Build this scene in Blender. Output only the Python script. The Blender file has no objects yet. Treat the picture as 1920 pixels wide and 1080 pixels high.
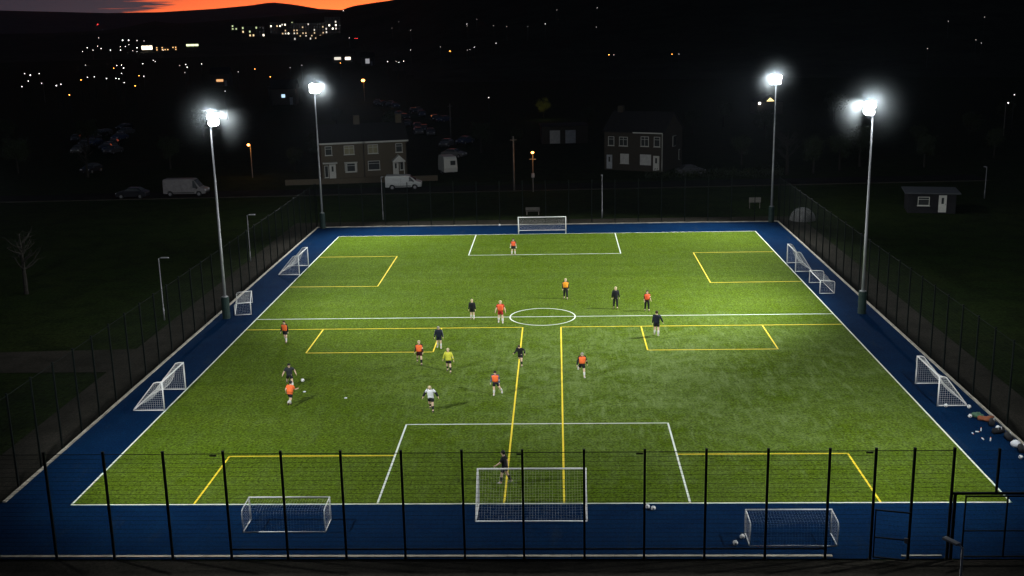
import bpy, bmesh, math, random
from mathutils import Vector, Matrix, Euler
random.seed(7)
S = bpy.context.scene
COL = S.collection

# ------------------------------------------------------------------ camera, world, exposure
cam_data = bpy.data.cameras.new('camera')
cam = bpy.data.objects.new('camera', cam_data); COL.objects.link(cam)
cam_data.sensor_width = 36.0
cam_data.lens = 2081.5/1920*36.0
cam_data.clip_start = 0.5
cam_data.clip_end = 60000
_r = Vector((0.9990670, 0.0379696, -0.0205772)); _u = Vector((0.0110783, 0.2352051, 0.9718826)); _f = Vector((-0.0417418, 0.9712038, -0.2345650))
M = Matrix(((_r.x,_u.x,-_f.x,1.337),(_r.y,_u.y,-_f.y,-49.264),(_r.z,_u.z,-_f.z,22.561),(0,0,0,1)))
cam.matrix_world = M
S.camera = cam
S.view_settings.view_transform = 'Standard'
S.view_settings.look = 'None'
S.view_settings.exposure = 0.0
S.view_settings.gamma = 1.0
S.cycles.use_denoising = True
S.cycles.max_bounces = 5
S.cycles.diffuse_bounces = 2
S.cycles.glossy_bounces = 2
S.cycles.transparent_max_bounces = 6
S.cycles.volume_bounces = 0
S.cycles.sample_clamp_indirect = 1.5
S.cycles.caustics_reflective = False
S.cycles.caustics_refractive = False

W = bpy.data.worlds.new("World"); S.world = W; W.use_nodes = True
nt = W.node_tree; nt.nodes.clear()
def N(t, **k):
    n = nt.nodes.new(t)
    for a, v in k.items(): setattr(n, a, v)
    return n
def math_node(op, a, b=None, c=None, clamp=False):
    n = N('ShaderNodeMath', operation=op); n.use_clamp = clamp
    for i, v in enumerate((a, b, c)):
        if v is None: continue
        if isinstance(v, (int, float)): n.inputs[i].default_value = v
        else: nt.links.new(v, n.inputs[i])
    return n.outputs[0]
tc = N('ShaderNodeTexCoord'); sep = N('ShaderNodeSeparateXYZ')
nrm = N('ShaderNodeVectorMath', operation='NORMALIZE')
nt.links.new(tc.outputs['Generated'], nrm.inputs[0]); nt.links.new(nrm.outputs[0], sep.inputs[0])
az = math_node('ARCTAN2', sep.outputs[0], sep.outputs[1])
el = sep.outputs[2]
# afterglow: strong where the sun went down, thinning to both sides and upward
d = math_node('DIVIDE', math_node('ADD', az, 0.13), 0.25)
glow_az = math_node('EXPONENT', math_node('MULTIPLY', math_node('MULTIPLY', d, d), -1.0))
e2 = math_node('DIVIDE', math_node('MAXIMUM', el, 0.0), 0.035)
glow_el = math_node('EXPONENT', math_node('MULTIPLY', e2, -1.0))
glow = math_node('MULTIPLY', glow_az, glow_el)
comb = N('ShaderNodeCombineXYZ')
nt.links.new(math_node('MULTIPLY', az, 9.0), comb.inputs[0]); nt.links.new(math_node('MULTIPLY', el, 260.0), comb.inputs[1])
noi = N('ShaderNodeTexNoise'); noi.inputs['Scale'].default_value = 1.0; noi.inputs['Detail'].default_value = 5.0; noi.inputs['Roughness'].default_value = 0.6
noi.inputs['Distortion'].default_value = 0.4
nt.links.new(comb.outputs[0], noi.inputs['Vector'])
# more cloud toward the left of the afterglow
bias = math_node('MULTIPLY', math_node('MAXIMUM', math_node('SUBTRACT', -0.33, az), -0.08), 5.0)
cl = math_node('MULTIPLY_ADD', math_node('ADD', math_node('SUBTRACT', noi.outputs['Fac'], 0.52), bias), 9.0, 0.3, clamp=True)
orange = N('ShaderNodeRGB'); orange.outputs[0].default_value = (3.6, 0.50, 0.06, 1)
cloud = N('ShaderNodeRGB'); cloud.outputs[0].default_value = (0.15, 0.08, 0.08, 1)
mx = N('ShaderNodeMix', data_type='RGBA'); nt.links.new(cl, mx.inputs['Factor'])
nt.links.new(orange.outputs[0], mx.inputs[6]); nt.links.new(cloud.outputs[0], mx.inputs[7])
sc = N('ShaderNodeVectorMath', operation='SCALE'); nt.links.new(mx.outputs[2], sc.inputs[0]); nt.links.new(glow, sc.inputs['Scale'])
up = N('ShaderNodeMapRange'); nt.links.new(el, up.inputs[0]); up.inputs[1].default_value = -0.05; up.inputs[2].default_value = 0.4
base = N('ShaderNodeMix', data_type='RGBA'); nt.links.new(up.outputs[0], base.inputs['Factor'])
base.inputs[6].default_value = (0.030, 0.029, 0.042, 1); base.inputs[7].default_value = (0.008, 0.011, 0.019, 1)
ad = N('ShaderNodeVectorMath', operation='ADD'); nt.links.new(sc.outputs[0], ad.inputs[0]); nt.links.new(base.outputs[2], ad.inputs[1])
bg = N('ShaderNodeBackground'); nt.links.new(ad.outputs[0], bg.inputs[0]); bg.inputs[1].default_value = 1.0
wo = N('ShaderNodeOutputWorld'); nt.links.new(bg.outputs[0], wo.inputs[0])

FLOOD_WATTS = 25000.0     # each floodlight mast
LENS_STRENGTH = 18.0
HAZE_DENSITY = 3.0e-5

# ------------------------------------------------------------------ helpers
def tag(o, label=None, cat=None, group=None, kind=None):
    if label: o['label'] = label
    if cat: o['category'] = cat
    if group: o['group'] = group
    if kind: o['kind'] = kind
    return o
def empty(name, loc=(0,0,0), rz=0.0):
    o = bpy.data.objects.new(name, None); COL.objects.link(o)
    o.location = loc; o.rotation_euler = (0,0,rz); o.empty_display_size = .3
    return o
def copy_tree(o, parent=None):
    c = o.copy(); COL.objects.link(c)
    if parent: c.parent = parent
    for ch in o.children: copy_tree(ch, c)
    return c
class MB:
    def __init__(s): s.v = []; s.f = []; s.m = []; s.mi = 0
    def add(s, vs, fs):
        b = len(s.v); s.v += [tuple(p) for p in vs]
        for f in fs: s.f.append(tuple(b+i for i in f)); s.m.append(s.mi)
        return s
    def box(s, c, d, rz=0.0, M=None):
        x,y,z = d[0]/2,d[1]/2,d[2]/2
        vs = [Vector((a*x,b*y,e*z)) for e in (-1,1) for a,b in ((-1,-1),(1,-1),(1,1),(-1,1))]
        R = M or Matrix.Rotation(rz,3,'Z')
        vs = [R@p+Vector(c) for p in vs]
        return s.add(vs, [(3,2,1,0),(4,5,6,7),(0,1,5,4),(1,2,6,5),(2,3,7,6),(3,0,4,7)])
    def span(s, a, b):
        return s.box([(a[i]+b[i])/2 for i in range(3)], [abs(b[i]-a[i]) for i in range(3)])
    def tube(s, pts, r, n=8, caps=True):
        pts = [Vector(p) for p in pts]; rs = r if isinstance(r,(list,tuple)) else [r]*len(pts)
        b = len(s.v); up0 = None
        for i,p in enumerate(pts):
            t = (pts[min(i+1,len(pts)-1)]-pts[max(i-1,0)]).normalized()
            ref = Vector((0,0,1)) if abs(t.z)<.95 else Vector((1,0,0))
            u = t.cross(ref).normalized(); w = t.cross(u)
            for k in range(n):
                a = 2*math.pi*k/n + (math.pi/4 if n==4 else 0)
                s.v.append(tuple(p+(u*math.cos(a)+w*math.sin(a))*rs[i]))
        for i in range(len(pts)-1):
            for k in range(n):
                a = b+i*n+k; c = b+i*n+(k+1)%n
                s.f.append((a,c,c+n,a+n)); s.m.append(s.mi)
        if caps:
            s.f.append(tuple(b+k for k in range(n))[::-1]); s.m.append(s.mi)
            s.f.append(tuple(b+(len(pts)-1)*n+k for k in range(n))); s.m.append(s.mi)
        return s
    def sphere(s, c, r, nu=12, nv=8, sc=(1,1,1), z0=-1.0, z1=1.0):
        vs=[]; fs=[]
        for j in range(nv+1):
            t = math.asin(max(-1,min(1,z0+(z1-z0)*j/nv))) if (z0>-1 or z1<1) else -math.pi/2+math.pi*j/nv
            for i in range(nu):
                a = 2*math.pi*i/nu
                vs.append((c[0]+r*sc[0]*math.cos(t)*math.cos(a), c[1]+r*sc[1]*math.cos(t)*math.sin(a), c[2]+r*sc[2]*math.sin(t)))
        for j in range(nv):
            for i in range(nu):
                fs.append((j*nu+i, j*nu+(i+1)%nu, (j+1)*nu+(i+1)%nu, (j+1)*nu+i))
        return s.add(vs, fs)
    def loft(s, secs, n=16, p=2.4):
        # secs: (centre, half width, half depth, rotation matrix); superellipse rings, capped
        b=len(s.v)
        for c,rx,ry,R in secs:
            for k in range(n):
                a=2*math.pi*k/n; ca,sa=math.cos(a),math.sin(a)
                q=Vector((rx*math.copysign(abs(ca)**(2/p),ca), ry*math.copysign(abs(sa)**(2/p),sa), 0))
                s.v.append(tuple(Vector(c)+R@q))
        for i in range(len(secs)-1):
            for k in range(n):
                q=b+i*n+k; t=b+i*n+(k+1)%n
                s.f.append((q,t,t+n,q+n)); s.m.append(s.mi)
        s.f.append(tuple(b+k for k in range(n))[::-1]); s.m.append(s.mi)
        s.f.append(tuple(b+(len(secs)-1)*n+k for k in range(n))); s.m.append(s.mi)
        return s
    def prism(s, poly, y0, y1, axis='y'):
        # poly in (x,z) extruded along y
        n=len(poly)
        P=[(x,y0,z) for x,z in poly]+[(x,y1,z) for x,z in poly]
        return s.add(P,[tuple(range(n)),tuple(range(2*n-1,n-1,-1))]+[(i,i+n,(i+1)%n+n,(i+1)%n) for i in range(n)])
    def mesh(s, name, mats):
        me = bpy.data.meshes.new(name); me.from_pydata(s.v, [], s.f)
        mats = mats if isinstance(mats,(list,tuple)) else [mats]
        for m in mats: me.materials.append(m)
        if len(mats)>1: me.polygons.foreach_set('material_index', s.m)
        me.update(); return me
    def build(s, name, mats, parent=None, smooth=False, bevel=0):
        me = s.mesh(name, mats); o = bpy.data.objects.new(name, me); COL.objects.link(o)
        if parent: o.parent = parent
        if smooth: me.polygons.foreach_set('use_smooth',[True]*len(me.polygons))
        if bevel:
            b = o.modifiers.new('bevel','BEVEL'); b.width = bevel; b.segments = 2; b.limit_method='ANGLE'
        return o
def linked(name, me, parent=None, loc=(0,0,0), rot=(0,0,0)):
    o = bpy.data.objects.new(name, me); COL.objects.link(o); o.parent = parent; o.location = loc; o.rotation_euler = rot
    return o

def mat(name, col, rough=.7, metal=0.0, var=.18, scale=3.0, emis=None, es=0.0, spec=.3, bump=0.0, bscale=20.0, alpha_coat=0):
    m = bpy.data.materials.new(name); m.use_nodes = True; t = m.node_tree; b = t.nodes['Principled BSDF']
    b.inputs['Roughness'].default_value = rough; b.inputs['Metallic'].default_value = metal
    b.inputs['Specular IOR Level'].default_value = spec
    tc = t.nodes.new('ShaderNodeTexCoord'); no = t.nodes.new('ShaderNodeTexNoise')
    no.inputs['Scale'].default_value = scale; no.inputs['Detail'].default_value = 4
    t.links.new(tc.outputs['Object'], no.inputs['Vector'])
    mr = t.nodes.new('ShaderNodeMapRange'); mr.inputs[1].default_value=.3; mr.inputs[2].default_value=.7; mr.inputs[3].default_value=1-var; mr.inputs[4].default_value=1+var
    t.links.new(no.outputs['Fac'], mr.inputs[0])
    v = t.nodes.new('ShaderNodeVectorMath'); v.operation='SCALE'; v.inputs[0].default_value = col[:3]
    t.links.new(mr.outputs[0], v.inputs['Scale']); t.links.new(v.outputs[0], b.inputs['Base Color'])
    if emis:
        b.inputs['Emission Color'].default_value = (*emis,1); b.inputs['Emission Strength'].default_value = es
    if bump:
        n2 = t.nodes.new('ShaderNodeTexNoise'); n2.inputs['Scale'].default_value = bscale
        t.links.new(tc.outputs['Object'], n2.inputs['Vector'])
        bp = t.nodes.new('ShaderNodeBump'); bp.inputs['Strength'].default_value = bump; bp.inputs['Distance'].default_value=.02
        t.links.new(n2.outputs['Fac'], bp.inputs['Height']); t.links.new(bp.outputs[0], b.inputs['Normal'])
    return m
def lamp_mat(name, col, strength, sample=False):
    m = bpy.data.materials.new(name); m.use_nodes = True; t = m.node_tree; b = t.nodes['Principled BSDF']
    b.inputs['Base Color'].default_value = (.6,.6,.6,1)
    b.inputs['Emission Color'].default_value = (*col,1); b.inputs['Emission Strength'].default_value = strength
    m.cycles.emission_sampling = 'FRONT' if sample else 'NONE'
    return m

# ground-like materials: several noises in object space
def ground_mat(name, cols, scales, weights, rough=.95, bump=.3, stripes=None, grain=.35, grain_scale=9.0, extra=None):
    m = bpy.data.materials.new(name); m.use_nodes = True; t = m.node_tree; b = t.nodes['Principled BSDF']
    b.inputs['Roughness'].default_value = rough; b.inputs['Specular IOR Level'].default_value = .02
    tc = t.nodes.new('ShaderNodeTexCoord')
    cur = None
    for i,(c,sc_,w) in enumerate(zip(cols,scales,weights)):
        if i == 0:
            rgb = t.nodes.new('ShaderNodeRGB'); rgb.outputs[0].default_value=(*c,1); cur = rgb.outputs[0]; continue
        no = t.nodes.new('ShaderNodeTexNoise'); no.inputs['Detail'].default_value=5; no.inputs['Roughness'].default_value=.65
        if isinstance(sc_, tuple):
            mp = t.nodes.new('ShaderNodeMapping'); mp.inputs['Scale'].default_value=sc_[:3]
            if len(sc_)>3: mp.inputs['Rotation'].default_value=(0,0,sc_[3])
            t.links.new(tc.outputs['Object'], mp.inputs[0]); t.links.new(mp.outputs[0], no.inputs['Vector']); no.inputs['Scale'].default_value=1
        else:
            t.links.new(tc.outputs['Object'], no.inputs['Vector']); no.inputs['Scale'].default_value=sc_
        mr = t.nodes.new('ShaderNodeMapRange'); mr.inputs[1].default_value=w[0]; mr.inputs[2].default_value=w[1]; mr.inputs[4].default_value=w[2]
        t.links.new(no.outputs['Fac'], mr.inputs[0])
        mx = t.nodes.new('ShaderNodeMix'); mx.data_type='RGBA'; t.links.new(mr.outputs[0], mx.inputs['Factor'])
        t.links.new(cur, mx.inputs[6]); mx.inputs[7].default_value=(*c,1); cur = mx.outputs[2]
    g = t.nodes.new('ShaderNodeTexNoise'); g.inputs['Scale'].default_value=grain_scale; g.inputs['Detail'].default_value=5; g.inputs['Roughness'].default_value=.85
    t.links.new(tc.outputs['Object'], g.inputs['Vector'])
    mr = t.nodes.new('ShaderNodeMapRange'); mr.inputs[1].default_value=.35; mr.inputs[2].default_value=.65; mr.inputs[3].default_value=1-grain; mr.inputs[4].default_value=1+grain; mr.clamp=False
    t.links.new(g.outputs['Fac'], mr.inputs[0])
    sc_ = t.nodes.new('ShaderNodeVectorMath'); sc_.operation='SCALE'; t.links.new(cur, sc_.inputs[0]); t.links.new(mr.outputs[0], sc_.inputs['Scale'])
    t.links.new(sc_.outputs[0], b.inputs['Base Color'])
    bp = t.nodes.new('ShaderNodeBump'); bp.inputs['Strength'].default_value=bump; bp.inputs['Distance'].default_value=.03
    t.links.new(g.outputs['Fac'], bp.inputs['Height']); t.links.new(bp.outputs[0], b.inputs['Normal'])
    return m
# terrain heights by bearing
PROF_NEAR = [(-3.2,14),(-.9,16),(-.5,18),(-.42,18),(-.38,21),(-.363,25),(-.341,33),(-.324,29),(-.294,31),(-.25,35),(-.204,39),(-.186,42),(-.177,48),(-.158,53),(-.137,58),(-.1,90),(0,160),(.1,215),(.25,250),(.6,240),(1.2,120),(2,40),(3.2,14)]
PROF_FAR = [(-3.2, 46.4), (-1, 65.7), (-0.6, 83.7), (-0.459, 92.7), (-0.419, 85.6), (-0.378, 77.3), (-0.336, 76.0), (-0.293, 84.4), (-0.262, 95.3), (-0.244, 106.2), (-0.226, 96.6), (-0.204, 78.6), (-0.186, 73.4), (-0.1, 65.7), (0.3, 65.7), (1, 65.7), (3.2, 46.4)]
def lerp_prof(P, a):
    for (a0,h0),(a1,h1) in zip(P,P[1:]):
        if a <= a1: return h0+(h1-h0)*(a-a0)/(a1-a0)
    return P[-1][1]
def terrain(x, y):
    r = math.hypot(x, y+49); a = math.atan2(x, y+49)
    h = 0.0
    H = lerp_prof(PROF_NEAR, a)
    r0 = 420 + 480*max(0,min(1,(-.1-a)/.12))
    if r > r0:
        t = (r-r0)/(1800-r0)
        if t < 1: h = H*t*t*(3-2*t)*.6+H*t*.4
        elif r < 3000: h = H*(1-(r-1800)/1200*.85)
        else: h = H*.15
    if r > 2900:
        F = lerp_prof(PROF_FAR, a)
        t = min(1,(r-2900)/1600)
        f = F*t*t*(3-2*t) if r<4500 else F*max(0,1-(r-4500)/1000)
        h = max(h, f)
    return h

TOWN = {'wa': ('white', [(-195.6, 362.5, 0.25), (-185.9, 346.4, 0.36), (-188.8, 359.7, 0.25), (-165.1, 300.6, 0.15), (-151.0, 266.6, 0.25), (-141.8, 268.5, 0.29), (-143.8, 276.1, 0.2)]), 'wb': ('white', [(-376.7, 854.1, 0.54), (-338.4, 753.9, 0.34), (-381.3, 886.6, 0.39), (-354.7, 827.8, 0.52), (-346.1, 791.2, 0.4), (-329.4, 782.4, 0.64), (-352.4, 861.7, 0.38), (-349.5, 864.9, 0.43), (-361.8, 905.2, 0.39), (-318.9, 775.1, 0.58), (-461.4, 1087.4, 0.47), (-403.9, 1001.5, 0.99), (-395.8, 995.0, 0.98), (-381.9, 979.0, 0.48), (-368.8, 960.7, 0.35), (-298.7, 745.7, 0.28), (-326.4, 828.7, 0.67), (-281.0, 706.4, 0.31), (-275.9, 743.2, 0.37)]), 'wc': ('white', [(-208.0, 447.2, 0.21), (-187.8, 431.6, 0.28), (-187.8, 437.1, 0.29), (-173.0, 400.9, 0.37), (-183.2, 450.1, 0.35), (-196.2, 499.9, 0.26), (-187.3, 477.6, 0.25), (-153.2, 347.3, 0.19), (-153.9, 319.4, 0.15), (-152.9, 322.5, 0.18), (-142.6, 307.2, 0.25), (-139.7, 307.5, 0.25), (-137.2, 303.6, 0.21), (-125.8, 278.3, 0.19), (-134.9, 319.3, 0.22)]), 'wd': ('white', [(-155.0, 415.7, 0.19), (-156.4, 427.8, 0.28), (-145.3, 395.7, 0.31), (-129.1, 343.5, 0.16), (-150.5, 430.7, 0.28), (-109.4, 341.0, 0.11), (-80.1, 224.9, 0.09), (-98.3, 391.5, 0.12), (-97.7, 369.1, 0.09)]), 'we': ('white', [(-67.8, 414.1, 0.28), (-64.6, 416.4, 0.18), (-61.6, 402.9, 0.23), (-61.6, 416.9, 0.26), (-73.2, 531.9, 0.23), (-98.1, 730.4, 0.22), (-126.2, 836.6, 0.2), (-129.0, 897.8, 0.16), (-160.1, 836.6, 0.3), (-265.3, 1383.5, 0.64)]), 'wf': ('white', [(-51.3, 626.7, 0.22), (-49.9, 612.0, 0.15), (-46.9, 650.5, 0.15), (-33.2, 588.3, 0.14), (-4.1, 559.4, 0.27), (2.2, 627.4, 0.15), (25.5, 610.9, 0.22), (-26.4, 479.2, 0.23), (-35.6, 465.0, 0.23), (-37.6, 449.6, 0.11), (-36.6, 451.7, 0.14), (-52.6, 481.5, 0.09), (-12.7, 184.0, 0.12), (21.6, 519.0, 0.13), (-13.5, 556.8, 0.1), (-25.2, 571.1, 0.1), (24.0, 395.8, 0.15)]), 'wg': ('white', [(190.8, 463.2, 0.15), (163.1, 395.4, 0.16), (161.5, 385.1, 0.15), (173.0, 456.9, 0.12), (138.8, 376.5, 0.1), (87.2, 165.1, 0.05), (48.8, 390.3, 0.17)]), 'oa': ('orange', [(-176.9, 400.4, 0.19), (-148.5, 301.4, 0.21), (-138.5, 324.7, 0.22), (-115.3, 259.0, 0.22), (-117.7, 221.6, 0.2)]), 'ob': ('orange', [(-109.3, 362.6, 0.19), (-87.3, 298.1, 0.2), (-86.6, 409.9, 0.18)]), 'oc': ('orange', [(-45.2, 449.0, 0.36), (22.2, 396.8, 0.29), (46.2, 390.6, 0.22)]), 'ra': ('red', [(-151.2, 811.1, 0.29), (-148.4, 804.6, 0.29)]), 'rb': ('red', [(-1334.8, 3235.0, 1.95)])}
CARS_LEFT = [(-98.0, 176.4), (-93.6, 174.8), (-90.5, 167.5), (-92.1, 167.7), (-90.5, 162.6), (-88.3, 154.8), (-96.7, 185.8), (-96.6, 188.2), (-89.4, 177.8), (-97.2, 200.8), (-92.7, 189.9), (-85.7, 165.2), (-84.8, 160.1), (-83.4, 156.2), (-80.9, 152.8), (-73.8, 125.7)]
CARS_RIGHT = [(-49.6, 267.5), (-47.3, 260.6), (-44.8, 260.0), (-42.6, 253.4), (-34.9, 233.1), (-34.0, 235.2), (-31.7, 224.0), (-37.2, 222.8), (-34.9, 215.3), (-31.9, 197.6), (-27.1, 210.6), (-24.7, 207.2), (-28.7, 190.4), (-26.8, 185.2), (-27.3, 179.4), (-24.4, 176.8), (-19.1, 155.2), (-16.0, 159.4), (-16.2, 138.5)]

# ------------------------------------------------------------------ materials
M_TURF = ground_mat('turf', [(.064,.106,.0042),(.082,.126,.008),(.052,.093,.003)],
    [0, .12, (.02,.5,1)], [0,(.35,.65,.8),(.4,.6,.6)], grain=.9, grain_scale=7.5, bump=.6)
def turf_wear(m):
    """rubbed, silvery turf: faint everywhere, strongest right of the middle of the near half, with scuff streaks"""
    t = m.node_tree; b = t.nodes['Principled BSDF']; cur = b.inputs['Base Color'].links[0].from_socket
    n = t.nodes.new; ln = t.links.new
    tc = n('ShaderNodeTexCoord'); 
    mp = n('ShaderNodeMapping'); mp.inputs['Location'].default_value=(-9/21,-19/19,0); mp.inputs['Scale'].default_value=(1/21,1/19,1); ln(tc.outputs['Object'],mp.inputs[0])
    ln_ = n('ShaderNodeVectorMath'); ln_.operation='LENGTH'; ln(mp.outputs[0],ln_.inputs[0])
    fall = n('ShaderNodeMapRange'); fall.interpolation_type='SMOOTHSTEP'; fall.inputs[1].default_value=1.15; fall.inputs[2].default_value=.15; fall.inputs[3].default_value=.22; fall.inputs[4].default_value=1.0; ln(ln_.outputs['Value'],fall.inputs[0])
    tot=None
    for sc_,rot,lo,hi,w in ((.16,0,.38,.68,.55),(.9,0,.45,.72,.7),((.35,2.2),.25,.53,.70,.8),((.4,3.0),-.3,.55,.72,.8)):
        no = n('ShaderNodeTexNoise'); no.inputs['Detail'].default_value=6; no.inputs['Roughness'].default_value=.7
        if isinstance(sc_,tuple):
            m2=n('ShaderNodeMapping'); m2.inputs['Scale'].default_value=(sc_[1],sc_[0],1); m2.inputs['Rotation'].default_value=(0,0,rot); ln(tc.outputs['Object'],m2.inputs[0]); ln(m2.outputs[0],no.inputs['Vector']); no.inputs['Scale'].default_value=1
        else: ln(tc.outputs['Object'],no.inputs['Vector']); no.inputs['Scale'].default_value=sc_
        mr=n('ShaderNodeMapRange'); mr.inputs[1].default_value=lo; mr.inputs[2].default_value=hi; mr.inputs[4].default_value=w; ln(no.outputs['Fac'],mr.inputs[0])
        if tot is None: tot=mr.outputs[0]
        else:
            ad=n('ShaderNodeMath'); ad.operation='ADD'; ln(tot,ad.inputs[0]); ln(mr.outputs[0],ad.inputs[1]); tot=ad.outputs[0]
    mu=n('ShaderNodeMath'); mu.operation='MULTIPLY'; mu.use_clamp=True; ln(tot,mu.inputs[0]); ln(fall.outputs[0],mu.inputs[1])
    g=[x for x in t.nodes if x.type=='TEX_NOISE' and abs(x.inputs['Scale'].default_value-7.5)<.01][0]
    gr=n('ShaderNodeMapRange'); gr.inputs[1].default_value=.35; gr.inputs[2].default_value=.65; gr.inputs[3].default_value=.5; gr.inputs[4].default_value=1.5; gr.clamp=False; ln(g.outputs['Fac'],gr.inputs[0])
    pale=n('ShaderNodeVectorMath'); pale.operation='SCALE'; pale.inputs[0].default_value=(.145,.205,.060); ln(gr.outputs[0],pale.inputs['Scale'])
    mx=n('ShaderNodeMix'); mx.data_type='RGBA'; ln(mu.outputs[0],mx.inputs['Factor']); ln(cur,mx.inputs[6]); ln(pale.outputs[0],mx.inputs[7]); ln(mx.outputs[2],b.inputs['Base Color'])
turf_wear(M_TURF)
M_BLUE = ground_mat('blue_surround', [(.0012,.0135,.046),(.0024,.020,.060),(.018,.032,.050)], [0,.5,(1.2,.2,1,.3)], [0,(.35,.65,.7),(.58,.75,.5)], grain=.5, grain_scale=11, bump=.4)
M_WHITE_LINE = mat('white_line_paint', (.74,.80,.68), .8, var=.1, scale=1.5, bump=.3, bscale=30)
M_YELLOW_LINE = mat('yellow_line_paint', (.86,.66,.03), .8, var=.1, scale=1.5, bump=.3, bscale=30)
M_GRASS = ground_mat('rough_grass', [(.013,.025,.006),(.020,.028,.008),(.009,.014,.005)], [0,.06,.4], [0,(.35,.65,.8),(.45,.6,.7)], grain=.6, grain_scale=3.5)
M_PATH = ground_mat('path_tarmac', [(.030,.028,.022),(.045,.041,.033)], [0,.4], [0,(.4,.6,.8)], grain=.4, grain_scale=6)
M_ROAD = ground_mat('road_tarmac', [(.012,.012,.012),(.02,.02,.018)], [0,.2], [0,(.4,.6,.8)], grain=.3, grain_scale=5)
M_KERB = mat('concrete_kerb', (.40,.37,.30), .85, var=.3, scale=1.3, bump=.3)
M_HILL = ground_mat('hill_land', [(.028,.034,.020),(.05,.05,.035)], [0,.004], [0,(.4,.6,.8)], grain=.3, grain_scale=.05, bump=0)
M_MOOR = ground_mat('moor_land', [(.07,.07,.07),(.11,.10,.09)], [0,.001], [0,(.4,.6,.8)], grain=.2, grain_scale=.02, bump=0)
M_GOAL = mat('white_goal_tube', (.80,.80,.78), .4, var=.06)
M_NET = mat('white_net_cord', (.72,.72,.68), .8, var=.1)
M_FENCE = mat('dark_green_fence_steel', (.003,.006,.005), .7, var=.15, scale=2, spec=.12)
M_GALV = mat('galvanised_steel', (.30,.31,.32), .5, metal=.4, var=.12, scale=1.2)
M_HOUSING = mat('lamp_housing', (.10,.10,.10), .5, metal=.4)
M_LENS = lamp_mat('floodlight_lens', (.93,.97,1.0), LENS_STRENGTH, True)
M_PAD = mat('dark_green_pad', (.012,.030,.026), .6, var=.25, scale=2)
M_WHITELAMP = lamp_mat('white_lamp_glow', (1.0,.95,.90), 6)
M_DIMLAMP = lamp_mat('dim_white_lamp_glow', (1.0,.92,.85), 2)
M_ORANGELAMP = lamp_mat('orange_lamp_glow', (1.0,.32,.05), 16)
M_REDLAMP = lamp_mat('red_lamp_glow', (1.0,.05,.05), 12)
M_WARMWIN = lamp_mat('lit_warm_window', (1.0,.72,.38), 1.2)
M_PALEWIN = lamp_mat('lit_pale_window', (1.0,.92,.78), .9)
M_YGWIN = lamp_mat('lit_green_window', (.75,.9,.45), .9)
M_BLUEWIN = lamp_mat('lit_blue_window', (.55,.8,1.0), 1.2)
M_POLE_DARK = mat('weathered_pole', (.16,.15,.13), .8)
M_BRICK = bpy.data.materials.new('brick_wall'); M_BRICK.use_nodes = True
_t = M_BRICK.node_tree; _b = _t.nodes['Principled BSDF']; _b.inputs['Roughness'].default_value=.9
_br = _t.nodes.new('ShaderNodeTexBrick'); _tc = _t.nodes.new('ShaderNodeTexCoord'); _mp = _t.nodes.new('ShaderNodeMapping')
_mp.inputs['Rotation'].default_value = (math.pi/2,0,0)
_t.links.new(_tc.outputs['Object'],_mp.inputs[0]); _t.links.new(_mp.outputs[0],_br.inputs['Vector'])
_br.inputs['Scale'].default_value=4.4; _br.inputs['Color1'].default_value=(.105,.082,.045,1); _br.inputs['Color2'].default_value=(.075,.055,.034,1); _br.inputs['Mortar'].default_value=(.13,.12,.09,1)
_t.links.new(_br.outputs[0],_b.inputs['Base Color'])
M_ROOF = mat('roof_tile', (.014,.013,.013), .85, var=.3, scale=4, bump=.6, bscale=6)
M_UPVC = mat('white_upvc', (.62,.62,.56), .45, var=.05)
M_GLASS = mat('dark_window_glass', (.05,.055,.055), .08, var=.1, spec=.8)
M_BLIND = mat('window_blind', (.30,.28,.17), .7, var=.15, scale=8)
M_RENDERW = mat('pale_render', (.55,.55,.52), .85, var=.12)
M_PALEDOOR = mat('pale_door', (.42,.45,.47), .6)
M_TYRE = mat('tyre_rubber', (.02,.02,.02), .85)
M_RIM = mat('wheel_rim', (.35,.35,.36), .4, metal=.6)
M_VANWHITE = mat('van_paint', (.52,.54,.52), .3, var=.05, spec=.5)
M_VANDIM = mat('dimmed_van_paint', (.20,.19,.19), .4, var=.15, spec=.3)  # white van paint darkened in its colour to imitate dim light
M_BLACKTRIM = mat('black_trim', (.02,.02,.02), .5)
M_HEADLIGHT = mat('headlight_glass', (.7,.7,.72), .1, spec=.8)
M_POLE_FAR = mat('dark_far_pole', (.02,.02,.02), .9)
M_BARK = mat('bark', (.018,.016,.012), .9, var=.3, scale=5)
M_LEAF = mat('leaf_green', (.022,.034,.010), .7, var=.4, scale=.7)
M_LEAFY = mat('leaf_yellow_green', (.16,.18,.03), .7, var=.3, scale=.7)

# ------------------------------------------------------------------ terrain, road, pitch
def sheet(name, x0, y0, x1, y1, z, m, nx=1, ny=1):
    mb = MB()
    mb.add([(x0,y0,z),(x1,y0,z),(x1,y1,z),(x0,y1,z)],[(0,1,2,3)])
    return tag(mb.build(name, m), kind='structure')
sheet('ground', -16000,-16000,16000,16000, -.02, M_GRASS)
def polar_mesh(name, rr, aa, m, fn):
    mb = MB(); vs=[]; fs=[]
    for r in rr:
        for a in aa:
            x, y = r*math.sin(a), -49+r*math.cos(a); vs.append((x,y,fn(x,y)))
    n=len(aa)
    for j in range(len(rr)-1):
        for i in range(n-1): fs.append((j*n+i,j*n+i+1,(j+1)*n+i+1,(j+1)*n+i))
    mb.add(vs,fs); return tag(mb.build(name,m,smooth=True), kind='structure')
def bumpy(x,y,k):
    return k*(math.sin(x*.011+y*.007)+math.sin(x*.023-y*.017+1.3)*.6+math.sin(x*.051+y*.043)*.3)
AA = [-1.3+2.6*i/420 for i in range(421)]
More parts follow.
